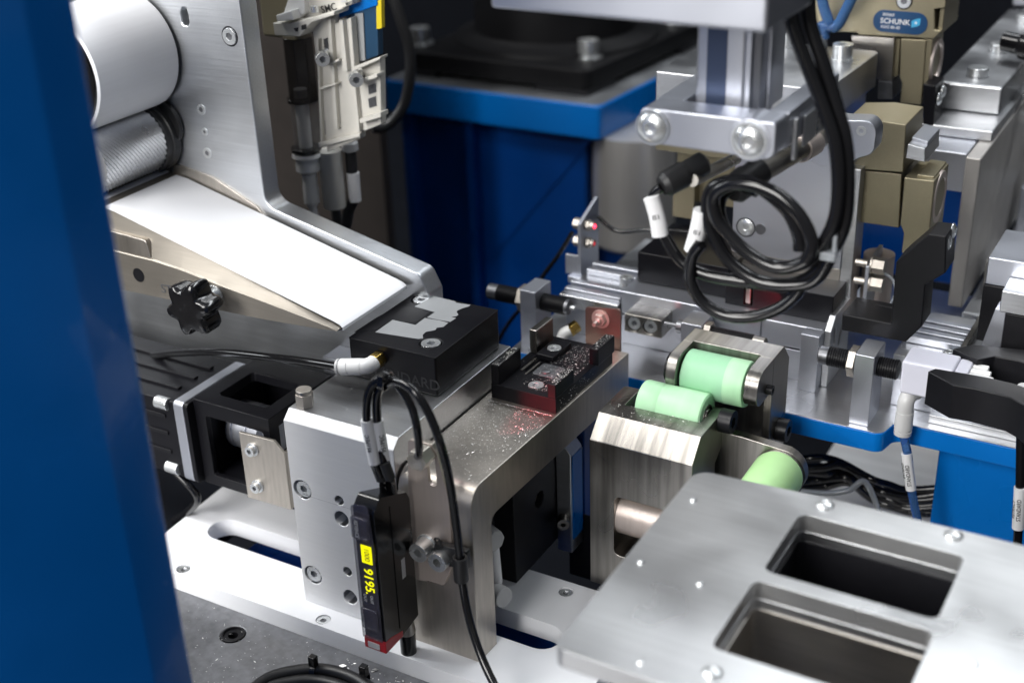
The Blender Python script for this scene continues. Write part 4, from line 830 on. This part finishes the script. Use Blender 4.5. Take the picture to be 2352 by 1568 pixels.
a = at(802, 320, y=VY+20)
t = T('hanging_connector', 'black and white cable connector hanging right of the ivory pipe', 'connector', a)
t.part('grey_collar', MB().lathe([(0, 3.5), (5, 3.5), (6, 4.6), (10, 4.6), (11, 3)], a+Vector((0, 0, 4)), (0, 0, -1), 24), 'grey', 0)
t.part('black_body', MB().lathe([(0, 3.2), (12, 3.2)], a+Vector((0, 0, -7)), (0, 0, -1), 24), 'rubberm', .2)
t.part('marker', MB().lathe([(0, 3.6), (17, 3.4)], a+Vector((.4, 0, -19)), (0, 0, -1), 24), 'label', .2)
cab('black_drop_cable', [a+Vector((.5, 0, -34)), at(802, 480, y=VY+20), at(795, 515, y=VY+20), at(780, 560, y=VY+20)], 3.2, 'black cable below the hanging connector', m='rubberm')
cab('black_drop_cable', [at(770, 465, y=VY+22), at(772, 490, y=VY+22), at(776, 520, y=VY+22), at(770, 560, y=VY+22)], 2.8, 'black cable below the ivory pipe', m='rubberm')
t = T('blue_solenoid', 'dark blue solenoid coils with yellow marker behind the valve block', 'solenoid', at(850, 60, y=VY+25))
t.part('coil', MB().prism(pv([(880, 110), (940, 60), (1150, 20), (1160, 470), (960, 540)], VY+6), 'y', VY+6, VY+11), mat('blue grey coil', (.02, .06, .12), 0, .3, .3), .6)
t.part('coil_cap', MB().prism(pv([(940, 0), (1140, -60), (1150, 50), (820, 160), (830, 90)], VY+5), 'y', VY+5.2, VY+10), 'blue', .6)
t.part('yellow_marker', MB().prism(pv([(1140, 10), (1185, 0), (1190, 240), (1140, 250)], VY+6), 'y', VY+6, VY+9), 'yellow', .3)
t.part('pale_strip', MB().prism(pv([(960, 120), (1030, 110), (1050, 510), (985, 520)], VY+5), 'y', VY+5.1, VY+6), 'pale', .2)
# brownish bracket behind
solo('rear_bronze_rail', MB().box(at(600, 60, y=185).x, at(680, 60, y=185).x, 185, 200, at(650, 90, y=185).z, at(650, -60, y=185).z), 'olive', 'champagne coloured rail behind the valve block at the top', 'rail', at(640, 40, y=185), 2)
# ================================================================== UPPER GANTRY (hangs in front, slightly out of focus)
t = T('gantry_cover', 'wide pale aluminium cover plate cut by the top edge of the picture', 'cover plate', (160, 30, 296))
a = at(1126, 26, y=10); b = at(1760, 72, y=10); zc = (a.z+b.z)/2
t.part('cover', MB().box(a.x, b.x, 10, 56, zc, zc+40), 'anod', 1.5)
q = at(1868, 42, y=56)
t = T('cylinder_column', 'square aluminium cylinder column between cover and clevis block', 'cylinder', (175, 72, 255))
a = at(1600, 64, y=66); b = at(1735, 262, y=66)
cxm = (a.x+b.x)/2; w2 = (b.x-a.x)/2
t.part('profile', MB().prism(rnd([(a.x, 66, 1.5), (b.x-6, 66, 1.5), (b.x, 70, 1), (b.x, 98, 2), (a.x, 98, 2)], 4), 'z', b.z-2, zc-.05), 'anod', .4)
t.part('recessed_strip', MB().box(a.x+4.5, b.x-12, 65.75, 66.2, b.z-1, zc-.1), 'navy', .2)
t.part('side_rib', MB().box(b.x-4.5, b.x-2.4, 65.2, 70, b.z-2, zc-.1).box(b.x+.0, b.x+1.6, 76, 80, b.z-2, zc-.1), 'anod', .3)
# clevis
t = T('clevis_block', 'anodised clevis block held by two big socket screws', 'clevis block', (180, 80, 245))
CY0 = 46
c1 = at(1500, 292, y=CY0); c2 = at(1722, 322, y=CY0); zz = (c1.z+c2.z)/2
t.part('front_bar', MB().prism(rnd([(c1.x-5.6, zz-6.6, 3), (c2.x+9.6, zz-6.6, 4), (c2.x+9.6, zz+7.6, 2), (c1.x-5.6, zz+7.2, 3)], 6), 'y', CY0, CY0+14), 'anod', .8)
t.part('boss', MB().lathe([(0, 8.0), (14.5, 8.0)], (c2.x, CY0-.4, c2.z), (0, 1, 0), 40), 'anod', .6)
for c in (c1, c2):
    t.part('rim', MB().lathe([(0, 6.9), (.8, 6.7), (.8, 6.0), (0, 6.0)], (c.x, CY0-.4, c.z), (0, -1, 0), 40, closed=True), 'zinc', 0)
    t.screw((c.x, CY0-.4, c.z), (0, -1, 0), 5.9, 2.4, 'button')
t.part('arm', MB().box(c2.x+2, c2.x+9.6, CY0+14.05, 120, zz-6, zz+7.4), 'anod', .6)
t.part('arm', MB().box(c1.x-5, c1.x+6, CY0+14.05, 120, zz-6, zz+6.8), 'anod', .6)
t.part('ribbed_side', MB().box(c2.x+9.7, c2.x+11.4, CY0+18, CY0+21, zz-12, zz+4).box(c2.x+9.7, c2.x+11, CY0+30, 118, zz-10, zz+2), 'alu', .4)
# rods with grip sensors
t = T('bright_guide_rod', 'polished rod running diagonally below the clevis block', 'rod', at(1800, 370, y=110))
t.part('rod', MB().cyl(at(1690, 430, y=66), at(1885, 318, y=170), 4.2, 28), 'steel', .3); t.part('collar', MB().cyl(at(1838, 345, y=143), at(1868, 328, y=160), 5.6, 28), 'stain', .5)
t = T('bright_guide_rod', 'thin bright rod below the left end of the clevis block', 'rod', at(1650, 385, y=90)); t.part('rod', MB().cyl(at(1590, 415, y=66), at(1690, 365, y=120), 2.6, 24), 'steel', .2)
for (u0, v0, u1, v1), lab, r in (((1520, 428, 1622, 372), 'left', 5.4), ((1680, 440, 1750, 388), 'right', 6.2)):
    p0 = at(u0, v0, y=60); p1 = at(u1, v1, y=76)
    t = T('cylinder_switch', 'matt black cylinder switch plug below the clevis block, the %s one' % lab, 'switch', (p0+p1)/2, group='switch plugs')
    d = p1-p0; t.part('plug', MB().lathe([(0, r*.7), (2, r*.95), (d.length*.5, r), (d.length*.52, r*.88), (d.length*.94, r*.9), (d.length, r*.6)], p0, d, 28), 'rubberm', 0)
# cables: big loops
def loop(pts, r, lab, y0=62, y1=None, m='rubber'):
    n = len(pts); P = [at(u, v, y=(y0+(y1-y0)*i/(n-1)) if y1 is not None else y0) for i, (u, v) in enumerate(pts)]
    return cab('looped_cable', P, r, lab, group='looped cables in front of the gripper', m=m)
loop([(1810, -20), (1818, 50), (1850, 140), (1892, 250), (1918, 330), (1926, 420), (1918, 500), (1890, 560), (1850, 600), (1790, 615), (1730, 590), (1680, 545), (1645, 500), (1640, 450), (1675, 425), (1730, 425), (1790, 450), (1840, 500), (1865, 560), (1850, 600)], 2.6, 'inner black cable from the cover curling into the coil', 58, 50)
loop([(1850, -20), (1862, 60), (1888, 140), (1922, 250), (1942, 330), (1947, 420), (1940, 510), (1915, 570), (1875, 640), (1810, 655), (1740, 645), (1680, 605), (1645, 555), (1625, 500), (1632, 440), (1668, 418), (1720, 420), (1760, 440), (1810, 485), (1835, 540), (1838, 575)], 2.7, 'outer black cable from the cover curling into the coil', 62, 54)
loop([(1512, 520), (1530, 550), (1565, 600), (1620, 630), (1700, 645), (1790, 655), (1850, 640), (1895, 600), (1912, 570)], 2.4, 'black cable sweeping from the left white marker to the coil tie', 58, 60)
loop([(1610, 560), (1590, 590), (1585, 640), (1610, 690), (1660, 722), (1720, 728), (1780, 712), (1825, 680), (1850, 640)], 2.5, 'lowest black cable loop hanging under the coil', 54, 60)
loop([(1740, 440), (1700, 430), (1660, 450), (1655, 500), (1690, 560), (1750, 600), (1820, 612), (1880, 590)], 2.4, 'black cable from the right switch plug into the coil', 60, 66)
loop([(1520, 430), (1503, 445), (1498, 460)], 2.0, 'short black cable from the left switch plug', 60, 60)
for (u0, v0, u1, v1), lab in (((1496, 452, 1516, 540), 'bent white marker sleeve on the left switch cable'), ((1612, 482, 1590, 575), 'pointed white marker sleeve beside the coil')):
    p0 = at(u0, v0, y=57); p1 = at(u1, v1, y=57); mid = (p0+p1)/2+Vector((.5, 0, .4))
    t = T('cable_marker', lab, 'cable marker', p0, group='white markers near the coil')
    t.part('sleeve', MB().tube(smooth_path([p0, mid, p1], 6), 3.3, 24), 'label', 0)
    d = (p1-p0).normalized(); n_ = Vector((.3, -1, .3)); n_ = (n_-d*n_.dot(d)).normalized(); t.text('IS1', mid+n_*3.35, n_.cross(d), -d, 2.6, 'ink', .03)
q = at(1905, 585, y=55); t = T('coil_tie', 'pale clip tying the cable coil on its right side', 'cable tie', q); t.part('clip', MB().box(q.x-3, q.x+3, q.y-3, q.y+3, q.z-1.6, q.z+1.6).box(q.x+1, q.x+2.6, q.y-1, q.y+1, q.z, q.z+8), 'clear', .5)
# ================================================================== TOP BLOCK WITH BOLTS
t = T('bolted_top_block', 'thick bright aluminium block with rounded corner and bolts under the blue tubes', 'top block', (120, 290, 195))
TZ = 215
pA = at(2022, 118, z=TZ); pB = at(1912, 196, z=TZ); pC = at(1745, 100, z=TZ); pD = at(1560, 225, z=TZ)
t.part('block', MB().prism(rnd([(70, 246), (pB.x, 246), (pA.x, pA.y, 4), (70, pA.y)], 6), 'z', TZ-19, TZ), 'alu', .8)
t.part('lower_step', MB().box(120, pB.x-1, 262, pA.y-6, TZ-31, TZ-19.05), 'alu', .6)
for u, v in ((1934, 136), (1806, 105)):
    p = at(u, v, z=TZ); t.screw((p.x, p.y, TZ), (0, 0, 1), 5.4, 8.2, 'socket', washer=6.2)
p = at(1880, 112, z=TZ); t.part('plug_fitting', MB().lathe([(0, 4.6), (6, 4.6), (6.4, 3.6), (8, 3.6)], p, (0, 0, 1), 28), 'clear', .2)
q = p+Vector((0, 0, 6))
cab('upper_blue_tube', [q, q+Vector((0, 0, 6)), at(1905, 60, y=q.y), at(1893, 20, y=q.y), at(1882, -30, y=q.y)], 3.0, 'left branch of blue air tube rising from the top block', 'air tube', 'tube')
cab('upper_blue_tube', [q+Vector((3, 0, 0)), q+Vector((3, 0, 6)), at(1922, 60, y=q.y), at(1945, 20, y=q.y), at(1968, -30, y=q.y)], 3.0, 'right branch of blue air tube slanting up right', 'air tube', 'tube')
# plate in front of gripper
t = T('rounded_ear_plate', 'aluminium plate with a rounded ear and one small screw beside the cables', 'ear plate', (180, 190, 200))
def pp2(l, y): return [(lambda q: (q.x, q.z)+((p[2],) if len(p) > 2 else ()))(at((1860+p[0]/3.357)/1.08844, p[1]/3.357/1.08844, y=y)) for p in l]
t.part('ear', MB().prism(rnd(pp2([(300, 930, 1), (840, 1010, 1), (1125, 1015, 6), (1090, 1290, 5), (930, 1340, 4), (900, 1400, 1), (640, 1400, 1), (300, 1200, 1)], 190)), 'y', 190, 202), 'anod', .6)
p = at((1860+985/3.357)/1.08844, 1100/3.357/1.08844, y=190); t.screw((p.x, 190.2, p.z), (0, -1, 0), 2.3, .5, 'socket')
# upright plate
t = T('upright_slide_plate', 'broad grey aluminium upright plate with one socket screw behind the cable coil', 'upright plate', (155, 234, 105))
a = at(1690, 350, y=230); b = at(1952, 370, y=230); c = at(1925, 685, y=230)
t.part('plate', MB().box(123.3, 182.6, 228, 236, 128, 205), 'anod', .5); t.part('side_bar', MB().box(170, 188.4, 229.5, 244, 106.8, 182), 'alu', .5)
t.part('lower_plate', MB().box(123.3, 182.4, 229, 236, 108, 127.8), 'steelx', .4)
p = at((1300+1895/3.357)/1.08844, (400+565/3.357)/1.08844, y=228); t.screw((p.x, 228, p.z), (0, -1, 0), 4.6, .8, 'button'); t.part('rim', MB().lathe([(0, 5.3), (.3, 5.3), (.3, 4.8), (0, 4.8)], (p.x, 228, p.z), (0, -1, 0), 36, closed=True), 'blackx', 0)
p = at((1300+2018/3.357)/1.08844, (400+580/3.357)/1.08844, y=228); t.part('dowel', MB().lathe([(0, 2.9), (.4, 2.9), (.4, 2.3), (.1, 2.2)], (p.x, 228, p.z), (0, -1, 0), 28), 'deck', 0)
# left olive carriage behind
t = T('left_gripper_body', 'champagne coloured gripper body half hidden behind the switch plugs', 'gripper', (105, 250, 140))
a = at(1505, 235, y=255); b = at(1690, 505, y=255)
t.part('upper_body', MB().box(a.x, a.x+50, 256, 290, 168, 207), 'olive', .6)
a = at(1555, 345, y=262); b = at(1688, 478, y=262); t.part('lower_body', MB().box(a.x, b.x, 262, 290, b.z, a.z), 'olive', .6); t.part('jaw', MB().box(a.x+1, a.x+14, 255, 275, b.z-8, b.z+14), 'olive', .5)
t.screw((a.x+6, 262, b.z+18), (0, -1, 0), 2.6, 2, 'socket')
# ================================================================== UPPER GRIPPER WITH BADGE
GY = 338
t = T('badged_gripper', 'champagne coloured parallel gripper with a blue oval name badge', 'gripper', (180, 350, 190))
g = lambda l, y: pp2(l, y)
t.part('head', MB().prism(rnd(g([(590, -300), (1710, -300), (1690, 70, 1), (1600, 80), (1600, 250), (1660, 260), (1590, 330, 1), (960, 295), (950, 275), (590, 268)], GY)), 'y', GY, GY+40), 'olive', .6)
t.part('side_rail', MB().box(at(2152, 60, y=GY).x, at(2152, 60, y=GY).x+2.5, GY+3, GY+38, at(2152, 80, y=GY).z, at(2152, 80, y=GY).z+34), 'olive', .5)
t.part('slide', MB().prism(g([(900, 297), (1265, 322), (1240, 680), (1110, 670), (1130, 440), (900, 400)], GY+3), 'y', GY+3, GY+34), 'steelx', .5)
t.part('dark_block', MB().prism(g([(1125, 680), (1245, 690), (1245, 835), (1120, 832)], GY+2), 'y', GY+2, GY+30), 'deck', .5)
t.part('way', MB().prism(g([(1270, 322), (1312, 324), (1290, 640), (1245, 650)], GY+6), 'y', GY+6, GY+30), 'olive', .3)
t.part('jaw_column', MB().prism(g([(1315, 325), (1530, 338), (1505, 680), (1485, 885), (1310, 865), (1325, 700), (1305, 650)], GY+1), 'y', GY+1, GY+26), 'olive', .6)
for v0 in (520,):
    q = at((1860+1550/3.357)/1.08844, v0/3.357/1.08844, y=GY+12); t.part('end_ring', MB().lathe([(0, 13), (1.5, 12.6), (1.5, 10), (0, 9.4)], (q.x+3, GY+14, q.z), (1, 0, 0), 44, closed=True), 'stain', .3)
    t.part('ring_housing', MB().box(q.x-3, q.x+3.2, GY+2, GY+27, q.z-14, q.z+15), 'olive', .6)
p = at((1860+1345/3.357)/1.08844, 12/3.357/1.08844, y=GY); t.screw((p.x, GY-.05, p.z), (0, -1, 0), 3.7, .6, 'socket'); t.part('rim', MB().lathe([(0, 4.5), (.15, 4.5), (.15, 3.9), (0, 3.9)], (p.x, GY, p.z), (0, -1, 0), 32, closed=True), 'blackx', 0)
p = at((1860+670/3.357)/1.08844, 235/3.357/1.08844, y=GY); t.part('port', MB().lathe([(0, 1.7), (.1, 1.7)], (p.x, GY, p.z), (0, -1, 0), 24), 'blackx', 0)
b0 = at((1860+1310/3.357)/1.08844, 192/3.357/1.08844, y=GY)
t.part('badge', MB().prism(rrect(b0.x-14.8, b0.x+14.8, b0.z-5.8, b0.z+6.2, 5.8, 8), 'y', GY-.35, GY-.02), mat('badge blue', (.004, .045, .13), 0, .35), .1)
t.text('SCHUNK', (b0.x-2.7, GY-.4, b0.z+.3), (1, 0, 0), (0, 0, 1), 4.0, 'label', .03, stretch=1.0, bold=.05)
t.text('303060', (b0.x-6.6, GY-.4, b0.z+3.8), (1, 0, 0), (0, 0, 1), 2.2, 'label', .03, bold=.01); t.text('KGG 80-30', (b0.x-5, GY-.4, b0.z-2.9), (1, 0, 0), (0, 0, 1), 2.2, 'label', .03, bold=.01)
lx, lz = b0.x+8.6, b0.z+.6; bl = mat('badge light blue', (.06, .36, .62), 0, .4)
t.part('emblem', MB().prism([(lx-2.3, lz+.9), (lx-.6, lz+1.9), (lx+2.3, lz+2.7), (lx+2.2, lz-.9), (lx+.6, lz-1.9), (lx-2.3, lz-2.7)], 'y', GY-.42, GY-.36), bl, 0)
t.part('emblem_dot', MB().prism(circ(lx, lz, .65, 16), 'y', GY-.47, GY-.43), 'label', 0)
# ================================================================== LOWER GRIPPER
LY = 236
t = T('lower_gripper', 'champagne coloured lower gripper with hanging jaw right of the cables', 'gripper', (205, 250, 140))
t.part('upper_block', MB().prism(rnd(g([(850, 1010), (1110, 1010), (1360, 1050), (1335, 1450, 1), (925, 1420, 1), (925, 1200)], LY)), 'y', LY, LY+34), 'olive', .6)
t.part('lower_block', MB().prism(g([(935, 1425), (1325, 1462), (1300, 1915), (920, 1860)], LY+1), 'y', LY+1, LY+34), 'olive', .6)
t.part('jaw', MB().prism(g([(1345, 1490), (1600, 1520), (1560, 1920), (1530, 2155), (1320, 2125), (1340, 1960), (1310, 1880)], LY-3), 'y', LY-3, LY+26), 'olive', .6)
q = at((1860+1640/3.357)/1.08844, 1640/3.357/1.08844, y=LY+14); t.part('end_ring', MB().lathe([(0, 13.5), (1.5, 13), (1.5, 10), (0, 9.4)], (q.x-.5, LY+12, q.z), (1, 0, 0), 44, closed=True), 'stain', .3)
t.part('ring_housing', MB().box(q.x-9, q.x-.6, LY+.5, LY+26, q.z-14, q.z+14), 'olive', .6)
t.part('slide_carriage', MB().prism(g([(1375, 1210), (1520, 1250), (1520, 1365), (1355, 1330)], LY-2), 'y', LY-2, LY+26), 'alu', .5)
t.part('carriage_top', MB().prism(g([(1410, 1150), (1545, 1190), (1540, 1245), (1400, 1210)], LY+4), 'y', LY+4, LY+28), 'anod', .4)
t = T('black_jaw_block', 'small black angular jaw with two bright screws on the upper gripper', 'jaw block', (215, 340, 190))
t.part('block', MB().prism(g([(1502, 705), (1606, 722), (1590, 1065), (1500, 1055)], 330), 'y', 330, 350), 'black', .6)
a = at((1860+1606/3.357)/1.08844, 900/3.357/1.08844, y=330)
for dy, dz in ((5, 3.4), (13, 5.4)): t.screw((a.x, 330+dy, a.z+dz), (1, 0, 0), 3.6, 1.8, 'button')
# black L finger
t = T('black_angle_finger', 'large black L shaped finger with dusty foot below the lower gripper', 'gripper finger', (210, 200, 110))
h = lambda l, y: [(lambda q: (q.x, q.z)+((p[2],) if len(p) > 2 else ()))(at((1860+p[0]/3.357)/1.08844, (400+p[1]/3.357)/1.08844, y=y)) for p in l]
t.part('finger', MB().prism(rnd(h([(822, 1290), (1232, 1370), (1275, 860), (1340, 800), (1550, 620), (1700, 640), (1690, 950), (1520, 1050), (1490, 1400), (1355, 1530), (815, 1430)], 190)), 'y', 190, 208), 'blackx', .8)
t.part('foot_ledge', MB().prism(h([(822, 1300), (1232, 1378), (1230, 1440), (820, 1400)], 189), 'y', 208.02, 213), 'blackx', .5)
p = at((1860+1720/3.357)/1.08844, (400+700/3.357)/1.08844, y=196)
for dy, dz in ((0, 0), (8, 3)): t.screw((p.x-1, 196+dy, p.z+dz), (1, 0, 0), 4, 2, 'button')
# sensor bracket right
t = T('right_sensor_bracket', 'small upright aluminium bracket with two hexagonal sensors left of the black finger', 'sensor bracket', (195, 238, 110))
a = at((1860+1020/3.357)/1.08844, (400+890/3.357)/1.08844, y=226)
t.part('bracket', MB().prism([(226, 108), (226, a.z), (250, a.z+3), (250, 108)], 'x', a.x, a.x+2), 'anod', .2)
for u, v in ((1150, 945), (1100, 1090)):
    p = at((1860+u/3.357)/1.08844, (400+v/3.357)/1.08844, y=224)
    t.part('sensor_hexagon', MB().lathe([(0, 4.4), (6.5, 4.4)], (a.x+2.6, 230, p.z+1), (1, 0, 0), 6), 'nickel', .3); t.part('washer', MB().lathe([(0, 4.8), (.9, 4.8)], (a.x+2, 230, p.z+1), (1, 0, 0), 26), 'nickel', .1)
    t.part('sensor_tip', MB().lathe([(0, 2), (6, 2)], (a.x-6, 230, p.z+1), (1, 0, 0), 20), 'nickel', 0)
cab('clear_sensor_lead', [(a.x+9, 230, a.z-4), (a.x+14, 228, a.z-6), (a.x+16, 226, a.z-14), (a.x+10, 222, a.z-26), (a.x+4, 220, a.z-30)], .8, 'clear looped lead beside the right sensor bracket', m='clear')
t = T('polished_shaft_end', 'mirror polished steel shaft seen in the gap left of the black finger', 'shaft', at(2010, 690, y=246)); q = at(2020, 672, y=250)
t.part('shaft', MB().cyl((q.x-2, 250, q.z-12), (q.x-2, 250, q.z+22), 8, 32), 'stain', .3)
# ================================================================== LONG SLIDE, RIGHT BACK
t = T('long_slide_unit', 'long receding aluminium slide unit with blurred edges at the upper right', 'slide unit', (190, 520, 60))
def P3(u, v, z): q = at(u, v, z=z); return q
# runs along y
t.part('side_plate', MB().box(224, 232, 300, 1250, 86, 172), 'rail', 1)
t.part('base_rail', MB().box(232.2, 246, 300, 1250, 70, 84), 'alu', 1)
t.part('black_track', MB().box(246.2, 262, 300, 1250, 60, 76), 'plastic', .5)
t.part('top_plate', MB().box(190, 231, 330, 1250, 172.1, 178), 'alu', 1)
t.part('upper_carriage', MB().box(192, 228, 360, 560, 178.1, 194), 'alu', 1.5)
t.part('rear_carriage', MB().box(180, 226, 640, 760, 178.1, 200), 'anod', 1.5)
for y in (380, 440, 520): t.part('bolt_head', MB().lathe([(0, 6), (5, 6)], (210, y, 194), (0, 0, 1), 24), 'zinc', .5)
for z, y in ((160, 470), (150, 450)): t.part('side_bolt', MB().lathe([(0, 6), (9, 6)], (232, y, z), (1, 0, 0), 24), 'zinc', .8)
R5 = random.Random(9)
for i in range(26): y = 620+i*22; t.part('chain_link', MB().box(196, 212, y, y+17, 200.2, 209+R5.uniform(-1, 2)), 'anod', 1)
t.part('tool_shank', MB().lathe([(0, 6), (10, 6), (12, 8), (34, 8), (36, 5), (60, 5)], (215, 420, 205), (.8, -.2, -.05), 24), 'plastic', .4)
t.part('front_step', MB().box(196, 223.6, 306, 352, 150, 171.9), 'anod', 1)
t.part('blue_panel', MB().box(150, 223.5, 380, 400, 64, 165), 'bluef', 1)
for i, (y, z, h) in enumerate(((330, 84, 20), (420, 84, 34), (560, 84, 22), (660, 84, 40), (780, 84, 26), (930, 84, 44))):
    t.part('bracket', MB().box(236, 252, y, y+26, z+.1, z+h), 'anod' if i % 2 else 'rail', 1); t.part('side_bolt', MB().lathe([(0, 4), (5, 4)], (252, y+13, z+h*.6), (1, 0, 0), 18), 'zinc', .5)
t.part('outer_rail', MB().box(268, 278, 330, 1300, 60, 70), 'anod', 1)
for y in (360, 480, 620, 800): t.part('roller_block', MB().box(279, 300, y, y+40, 60, 92), 'white', 2)
t = T('rear_crossbeam', 'pale crossbeam far back behind the slide unit at the upper right', 'crossbeam', (300, 900, 240))
t.part('beam', MB().box(150, 420, 900, 930, 232, 250), 'anod', 2); t.part('brace', MB().prism([(270, 250.1), (300, 330), (340, 330), (310, 250.1)], 'y', 902, 926), 'white', 1)
# white container far right
t = T('milky_canister', 'blurred milky canister with blue cap band at the right edge', 'canister', (330, 430, 80))
q = at(2350, 470, y=430); t.part('bottle', MB().lathe([(0, 24), (40, 24), (48, 10), (60, 9)], (q.x+12, 430, q.z-66), (0, 0, 1), 36), 'white', 0); t.part('blue_band', MB().lathe([(0, 24.3), (8, 24.3)], (q.x+12, 430, q.z-40), (0, 0, 1), 36), 'blue', 0)
# ================================================================== RED SENSOR BEAMS (lit sensors in the photograph)
def spot(name, loc, tgt, power, ang, blend=.4, col=(1, .04, .07), r=.0008):
    l = bpy.data.lights.new(name, 'SPOT'); l.energy = power; l.color = col; l.spot_size = math.radians(ang); l.spot_blend = blend; l.shadow_soft_size = r
    o = bpy.data.objects.new(name, l); COL.objects.link(o); o.location = Vector(loc)*K; o.rotation_euler = (Vector(tgt)-Vector(loc)).to_track_quat('-Z', 'Y').to_euler(); return o
spot('red_sensor_beam', (sp.x, 9.5, sp.z), (92, 76, 103.5), .55, 26, .9)
spot('red_sensor_beam', (192, 216, 120), (150, 208, 108), .05, 30, .3) if False else None
spot('red_sensor_beam', (fp.x, 120, fp.z+6), (fp.x, 147, fp.z-2), .012, 60, .8)
spot('red_sensor_beam', (168, 190, 118), (152, 208, 113), .16, 34, .3)
